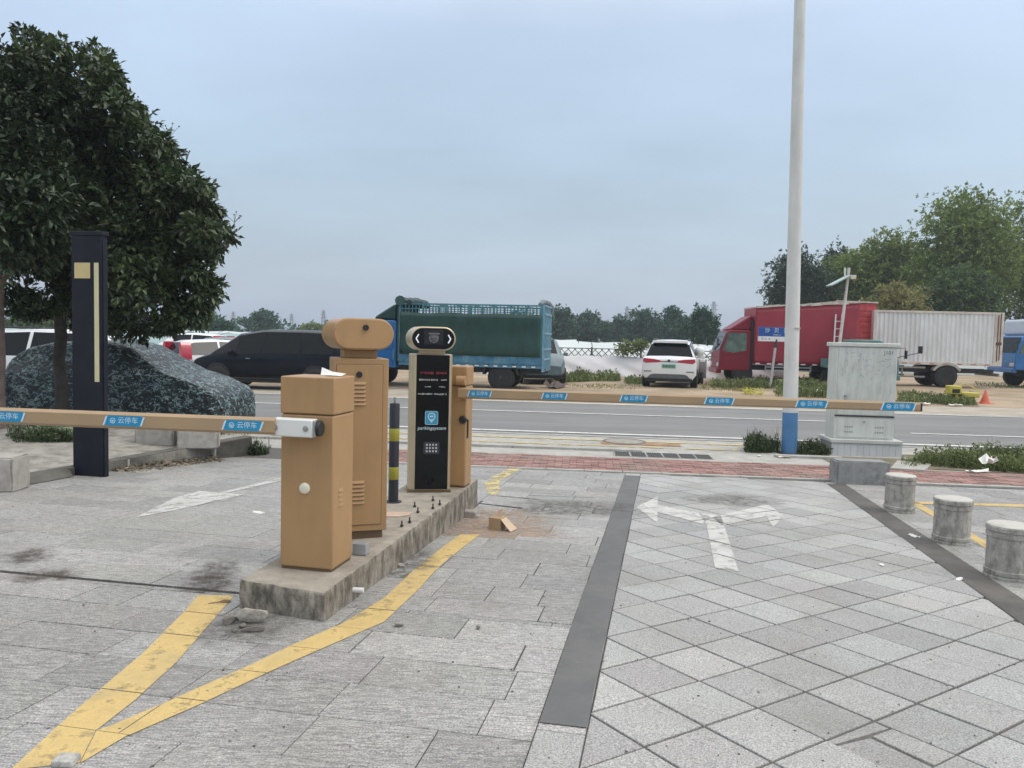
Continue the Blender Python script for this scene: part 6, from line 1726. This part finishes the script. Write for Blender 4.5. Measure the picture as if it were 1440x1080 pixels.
weed_patch('grass', [(-3.62, 10.72), (-3.42, 10.8), (-3.40, 11.0), (-3.62, 11.0)], 120, .05, .25, .012, weed_dk, 88, -.01, 500, .05, .16)
# the weedy lot
weed_patch('grass', rr_((782, 530), (868, 531), (872, 536), (782, 538), z=.1), 900, .12, .40, .035, weed_m, 90, .09, 2500, .12, .35)
weed_patch('grass', rr_((1000, 545), (1180, 548), (1180, 538), (1000, 536), z=.1), 2600, .08, .34, .03, weed_m, 91, .07, 3600, .11, .30)
weed_patch('grass', rr_((1090, 556), (1180, 558), (1180, 546), (1095, 545), z=.1), 1400, .1, .34, .035, weed_m, 92, .05, 5000, .11, .34)
weed_patch('grass', rr_((1262, 566), (1372, 570), (1370, 559), (1262, 556), z=.05), 900, .06, .24, .03, weed_m, 93, .04, 2600, .10, .2)
weed_patch('grass', rr_((985, 548), (1060, 552), (1060, 544), (985, 540), z=.1), 500, .05, .18, .03, dry_m, 94, .07)
weed_patch('grass', rr_((880, 532), (908, 534), (906, 541), (876, 540), z=.1), 260, .06, .24, .03, weed_m, 95, .09, 500, .1, .2)
weed_patch('grass', rr_((1370, 545), (1500, 548), (1500, 540), (1370, 538), z=.1), 500, .05, .16, .03, weed_m, 96, .09)
weed_patch('grass', rr_((800, 545), (900, 547), (900, 541), (800, 540), z=.1), 260, .03, .10, .03, dry_m, 97, .08)

# ------------------------------------------------------------------ litter, rubble, leaf debris
rub = mat('rubble', (.36, .33, .29), .9, .25, 12, bstr=.6, bscale=60, dirt=(.16, .14, .12), dirt_amt=.6, dirt_scale=9)
rub_d = mat('rubble_dark', (.16, .145, .125), .9, .25, 12, bstr=.6, bscale=60)
def at_d(u, v): p_ = onD(u, v); return (p_.x, p_.y, zd(p_.x, p_.y) + .001)
RG2 = 'concrete rubble by the island corner'
rock('rubble_chunk', 'largest pale broken concrete lump at the island near corner', 'rubble', at_d(355, 876), (.17, .10, .085), rub, 1, group=RG2, rz=.2)
rock('rubble_chunk', 'grey rounded rubble lump left of the pale concrete lump', 'rubble', at_d(322, 878), (.10, .07, .055), rub_d, 2, group=RG2)
rock('rubble_chunk', 'dark flat sliver of rubble in front of the pale lump', 'rubble', at_d(357, 889), (.14, .035, .03), rub_d, 3, group=RG2, rz=.35)
for i, (u, v, s_, lab) in enumerate([(340, 883, .045, 'small dark crumb between the grey lump and pale lump'), (330, 889, .04, 'small crumb of rubble nearest the yellow stripe'), (335, 872, .05, 'flat crumb touching the pale concrete lump on its left')]):
    rock('rubble_chunk', lab, 'rubble', at_d(u, v), (s_ * 1.4, s_, s_ * .6), rub_d if i != 2 else rub, 10 + i, group=RG2)
b = MB(); b.lbox(-.07, .07, -.05, .05, 0, .06); o = b.build('brick_fragment', rub, bevel=.008); o.location = at_d(660, 727); o.rotation_euler = (0, 0, -.2); tag(o, 'broken grey brick beside the island far end', 'brick')
rock('rubble_chunk', 'small rubble lump lying right of the broken grey brick', 'rubble', at_d(672, 728), (.08, .06, .03), rub, 16)
rock('rubble_chunk', 'whitish crumb midway along the island long side', 'rubble', at_d(563, 797), (.07, .05, .035), rub, 17)
rock('rubble_chunk', 'dark crumb beside the yellow line near the middle of driveway', 'rubble', at_d(560, 881), (.06, .03, .02), rub_d, 18)
rock('rubble_chunk', 'dark crumb alone on the bare slabs centre driveway', 'rubble', at_d(672, 884), (.04, .035, .02), rub_d, 19)
b = MB(); b.tube([(-.06, 0, .016), (.06, .01, .018)], .015, 10); o = b.build('white_pipe_stub', white_pl, smooth=40); o.location = (-.885, 4.42, zd(-.9, 4.4) + .045); o.rotation_euler = (0, 0, R(-10)); tag(o, 'white plastic pipe stub sticking out of the island side', 'pipe')
pq = at_d(93, 1074); b = MB(); b.lbox(-.036, .036, -.03, .03, 0, .024); o = b.build('stone_chip', mat('chip_white', (.42, .41, .38), .85, .3, 40, bstr=.6), bevel=.005); o.location = pq; tag(o, 'square whitish stone chip on the yellow stripe at the bottom edge', 'stone chip')
b = MB(); b.lathe([(.004, 0), (.022, .003), (.03, .006), (.02, .009), (.002, .010)], 14); b.tube([(.025, 0, .005), (.09, .02, .004)], .004, 5); o = b.build('dead_leaf', mat('leaf_brown', (.17, .11, .05), .8, .2)); o.location = at_d(317, 847); o.rotation_euler = (0, 0, R(200)); tag(o, 'curled brown dead leaf on the end of the yellow stripe', 'leaf')
def scrap(label, loc, size, m, seed, name='paper_scrap', cat='litter', group='white litter scraps'):
    q = random.Random(seed); b = MB(); n = 4; vs = []
    for i in range(n + 1):
        for j in range(n + 1): vs.append(((i / n - .5) * size[0] + q.uniform(-.1, .1) * size[0], (j / n - .5) * size[1] + q.uniform(-.1, .1) * size[1], abs(q.gauss(.3, .35)) * size[2]))
    b.add(vs, [(i * (n + 1) + j, (i + 1) * (n + 1) + j, (i + 1) * (n + 1) + j + 1, i * (n + 1) + j + 1) for i in range(n) for j in range(n)])
    o = b.build(name, m); o.location = loc; o.rotation_euler = (0, 0, q.uniform(0, 3)); k_ = o.modifiers.new('t', 'SOLIDIFY'); k_.thickness = .002
    return tag(o, label, cat, group)
paperm = mat('paper_white', (.74, .73, .70), .8, .06)
scrap('white paper scrap in the middle of the diagonal tiles', at_d(1240, 795), (.05, .03, .012), paperm, 1)
scrap('white scrap lying on the edge of the dark strip near the nearest bollard', at_d(1349, 815), (.08, .035, .012), paperm, 2)
scrap('crumpled whitish scrap on the dark strip before the middle bollard', at_d(1286, 755), (.10, .05, .022), paperm, 3)
scrap('flat white scrap behind the straight white arrow', at_d(362, 721), (.12, .05, .008), paperm, 4)
def at_r(u, v, z=.008): p_ = onR(u, v, z); return (p_.x, p_.y, z)
scrap('pale cardboard scrap at the foot of the lamp post', at_r(1100, 642), (.22, .2, .02), mat('carton_pale', (.60, .52, .44), .8, .1), 5, group=None)
scrap('white plastic bag caught beside the blue lamp post foot', at_r(1096, 629), (.10, .06, .22), paperm, 6, group=None)
scrap('white scrap left of the lamp post on the bricks', at_r(1068, 641), (.08, .05, .012), paperm, 7)
scrap('white bag lying on the green weeds right of the cabinet', at_r(1391, 652, .2), (.22, .15, .12), paperm, 8)
scrap('white foam scrap at the front edge of the right weeds', at_r(1375, 663, .02), (.30, .12, .03), paperm, 9)
scrap('white foam strip lying in weeds behind the lamp post', at_r(1150, 551, .2), (.7, .15, .08), paperm, 10)
scrap('white bag at the road edge left of the yellow cart', at_r(1300, 568, .05), (.3, .2, .06), paperm, 11)
scrap('white litter on the verge below the yellow cart', at_r(1345, 570, .05), (.35, .2, .05), paperm, 12)
scrap('dark rag heap on the ground behind the blue truck tailgate', at_r(783, 545, .07), (1.1, .5, .28), mat('rag_dark', (.10, .075, .07), .9, .3), 13, 'rag_heap', 'rags', None)
for i, (u, v, lab) in enumerate([(833, 531, 'white scrap in the grass below the sheet fence, nearest the truck'), (846, 532, 'white scrap in the grass below the sheet fence, nearest the SUV')]): scrap(lab, at_r(u, v, .14), (.35, .2, .1), paperm, 20 + i)
# leaf litter and rubble against the raised kerb
b = MB(); q = random.Random(77)
for _ in range(750):
    t_ = q.random(); p_ = Vector((-4.62, 9.02)).lerp(Vector((-3.90, 10.30)), t_); d_ = abs(q.gauss(0, .09)) ; p_ = p_ + snrm * d_
    s_ = q.uniform(.008, .032); z = zd(p_.x, p_.y) + max(0, .06 - d_ * .45) * q.random(); a = q.uniform(0, 6.28)
    mt = Matrix.Translation((p_.x, p_.y, z)) @ Matrix.Rotation(a, 4, 'Z') @ Matrix.Rotation(q.uniform(-.6, .6), 4, 'X')
    b.box((0, 0, 0), (s_ * 1.6, s_, s_ * q.uniform(.15, .7)), 0, mt)
o = b.build('debris', mat('leaf_litter', (.16, .135, .10), .9, .2, 6, island=.75)); o['kind'] = 'stuff'
# small crumbs and dry dark dirt blotches scattered on the driveway
b = MB(); q = random.Random(78)
for _ in range(260):
    u, v = q.uniform(0, 1440), 660 + 420 * q.random(); p_ = onD(u, v)
    if p_.x < -4.4 or (-1.7 < p_.x < -.3 and 4 < p_.y < 7.7): continue
    s_ = q.uniform(.002, .0065); b.box((0, 0, 0), (s_ * 1.5, s_, s_ * .6), 0, Matrix.Translation((p_.x, p_.y, zd(p_.x, p_.y) + .003)) @ Matrix.Rotation(q.uniform(0, 3), 4, 'Z'))
o = b.build('grit', mat('grit', (.16, .14, .12), .9, .2, 6, island=.7)); o['kind'] = 'stuff'
def stain(name, u, v, ru, rv, m, lift=.0062):
    """a soft edged dirty patch: a small sheet whose own coordinates fade it out"""
    c = onD(u, v); ex = onD(u + ru, v) - c; ey = onD(u, v - rv) - c
    b = MB(); vs = []; n = 10
    for i in range(n + 1):
        for j in range(n + 1): vs.append((i / n * 2 - 1, j / n * 2 - 1, 0))
    b.add(vs, [(i * (n + 1) + j, (i + 1) * (n + 1) + j, (i + 1) * (n + 1) + j + 1, i * (n + 1) + j + 1) for i in range(n) for j in range(n)])
    o = b.build(name, m, recalc=False)
    w = Matrix.Identity(4)
    for k in range(2): w[k][0] = ex[k]; w[k][1] = ey[k]; w[k][3] = c[k]
    w[2][0] = -.031 * ex.y - .004 * ex.x; w[2][1] = -.031 * ey.y - .004 * ey.x; w[2][3] = zd(c.x, c.y) + lift
    o.matrix_world = w
    return struct(o)
def softmat(name, col, amt, sc=3.0):
    m, t, p, o = new_mat(name)
    oc = t.nodes.new('ShaderNodeTexCoord'); ln = t.nodes.new('ShaderNodeVectorMath'); ln.operation = 'LENGTH'; t.links.new(oc.outputs['Object'], ln.inputs[0])
    w = texco(t, 'world'); n = noise(t, w, sc, 9, .7); n2 = noise(t, w, 40, 4, .7)
    a = t.nodes.new('ShaderNodeMath'); a.operation = 'MULTIPLY_ADD'; t.links.new(n, a.inputs[0]); a.inputs[1].default_value = -1.9; t.links.new(ln.outputs['Value'], a.inputs[2])
    f = mrange(t, a.outputs[0], -.55, .02, amt, 0)
    f2 = t.nodes.new('ShaderNodeMath'); f2.operation = 'MULTIPLY'; t.links.new(f, f2.inputs[0]); t.links.new(mrange(t, noise(t, w, 14, 6, .75), .40, .60, .12, 1), f2.inputs[1])
    t.links.new(f2.outputs[0], p.inputs['Alpha']); t.links.new(scalec(t, col, mrange(t, n2, .3, .7, .7, 1.3)), p.inputs['Base Color']); p.inputs['Roughness'].default_value = .9
    return m
mud = softmat('mud_stain', (.075, .058, .045), .85)
sand = softmat('sand_stain', (.42, .28, .18), .75, 2.2)
grime = softmat('grime_stain', (.12, .115, .10), .6, 2.5)
stain('mud_patch', 42, 783, 45, 12, mud)
stain('mud_patch', 66, 811, 55, 11, mud)
stain('mud_patch', 300, 812, 42, 28, mud)
stain('sand_patch', 690, 742, 120, 26, sand)
stain('sand_patch', 560, 790, 60, 40, grime)
stain('grime_patch', 345, 880, 90, 30, grime)
stain('grime_patch', 800, 715, 110, 14, grime)
stain('grime_patch', 1030, 705, 70, 10, grime)
# dark opened joints
b = MB()
for (u0, v0, u1, v1, w) in ((0, 803.5, 336, 834, .022), (673, 708, 735, 715, .03), (698, 697, 760, 703, .014), (935 - 190, 697, 835, 700, .008)):
    a, c = onD(u0, v0), onD(u1, v1)
    n = 8
    for i in range(n):
        p0, p1 = a.lerp(c, i / n), a.lerp(c, (i + 1) / n); ww = w * rnd.uniform(.7, 1.2)
        d_ = (p1 - p0).normalized(); s_ = Vector((-d_.y, d_.x, 0)) * ww / 2
        b.add([(*(p0 - s_).xy, zd(p0.x, p0.y) + .0026), (*(p1 - s_).xy, zd(p1.x, p1.y) + .0026), (*(p1 + s_).xy, zd(p1.x, p1.y) + .0026), (*(p0 + s_).xy, zd(p0.x, p0.y) + .0026)], [(0, 1, 2, 3)])
struct(b.build('open_joint', mat('joint_dark', (.035, .033, .03), .95, .3, 20, co='world'), recalc=False))

# ------------------------------------------------------------------ pylons far away
def pylon(u, v, Y, label):
    c = atY(u, v, Y); H_ = c.z; t = thing('power_pylon', label, 'pylon', (c.x, Y, 0), R(20), 'far power pylons'); b = MB(); w0, w1 = H_ * .11, H_ * .018; n = 8
    cs = lambda k_: [(sx_ * (w0 + (w1 - w0) * k_), sy_ * (w0 + (w1 - w0) * k_), H_ * k_) for sx_, sy_ in ((-1, -1), (1, -1), (1, 1), (-1, 1))]
    for i in range(n):
        A, B = cs((i / n) ** .8), cs(((i + 1) / n) ** .8)
        for j in range(4): b.bar(A[j], B[j], .22, .22); b.bar(A[j], B[(j + 1) % 4], .12, .12); b.bar(A[j], A[(j + 1) % 4], .1, .1)
    b.build('lattice', mat('pylon_steel', (.20, .21, .22), .6, .1), t)
    b = MB()
    for z in (.72, .82, .92): b.bar((-H_ * .16 * (1.5 - z), 0, H_ * z), (H_ * .16 * (1.5 - z), 0, H_ * z), .3, .3)
    b.build('cross_arm', MATS['pylon_steel'], t)
for (u, v, Y, lab) in ((300, 432, 330, 'distant pylon just right of the thin open tree'), (328, 438, 380, 'distant pylon left of the tree above the van'), (410, 441, 400, 'distant pylon right of the tree above the van'), (455, 436, 360, 'distant pylon next to the tan capsule head'), (882, 431, 420, 'distant pylon over the dip in the far trees'), (1004, 424, 380, 'distant pylon right of the layered dark tree')): pylon(u, v, Y, lab)

# ------------------------------------------------------------------ the hazy air
hz = MB().lbox(-420, 420, -30, 520, -1.2, 42.0)
ho = hz.build('haze', bpy.data.materials.new('haze_air')); ho['kind'] = 'stuff'
hm = ho.data.materials[0]; hm.use_nodes = True; ht = hm.node_tree; ht.nodes.clear()
hout = ht.nodes.new('ShaderNodeOutputMaterial'); hv = ht.nodes.new('ShaderNodeVolumePrincipled')
hv.inputs['Color'].default_value = (.80, .88, .95, 1); hv.inputs['Density'].default_value = .0010; hv.inputs['Anisotropy'].default_value = .2
ht.links.new(hv.outputs[0], hout.inputs['Volume'])

for o in list(COL.objects):
    n_ = o.name.split('.')[0]
    if n_ in ('scuff_mark', 'hoop', 'reflector_strip', 'led_text', 'plate_characters', 'roof_flap', 'door_gap', 'flower_twig', 'mirror_bulge', 'stake_rail', 'tailgate', 'side_guard', 'lattice', 'mudguard', 'hinge_rod', 'limb', 'vent', 'lettering'):
        o['kind'] = 'stuff'
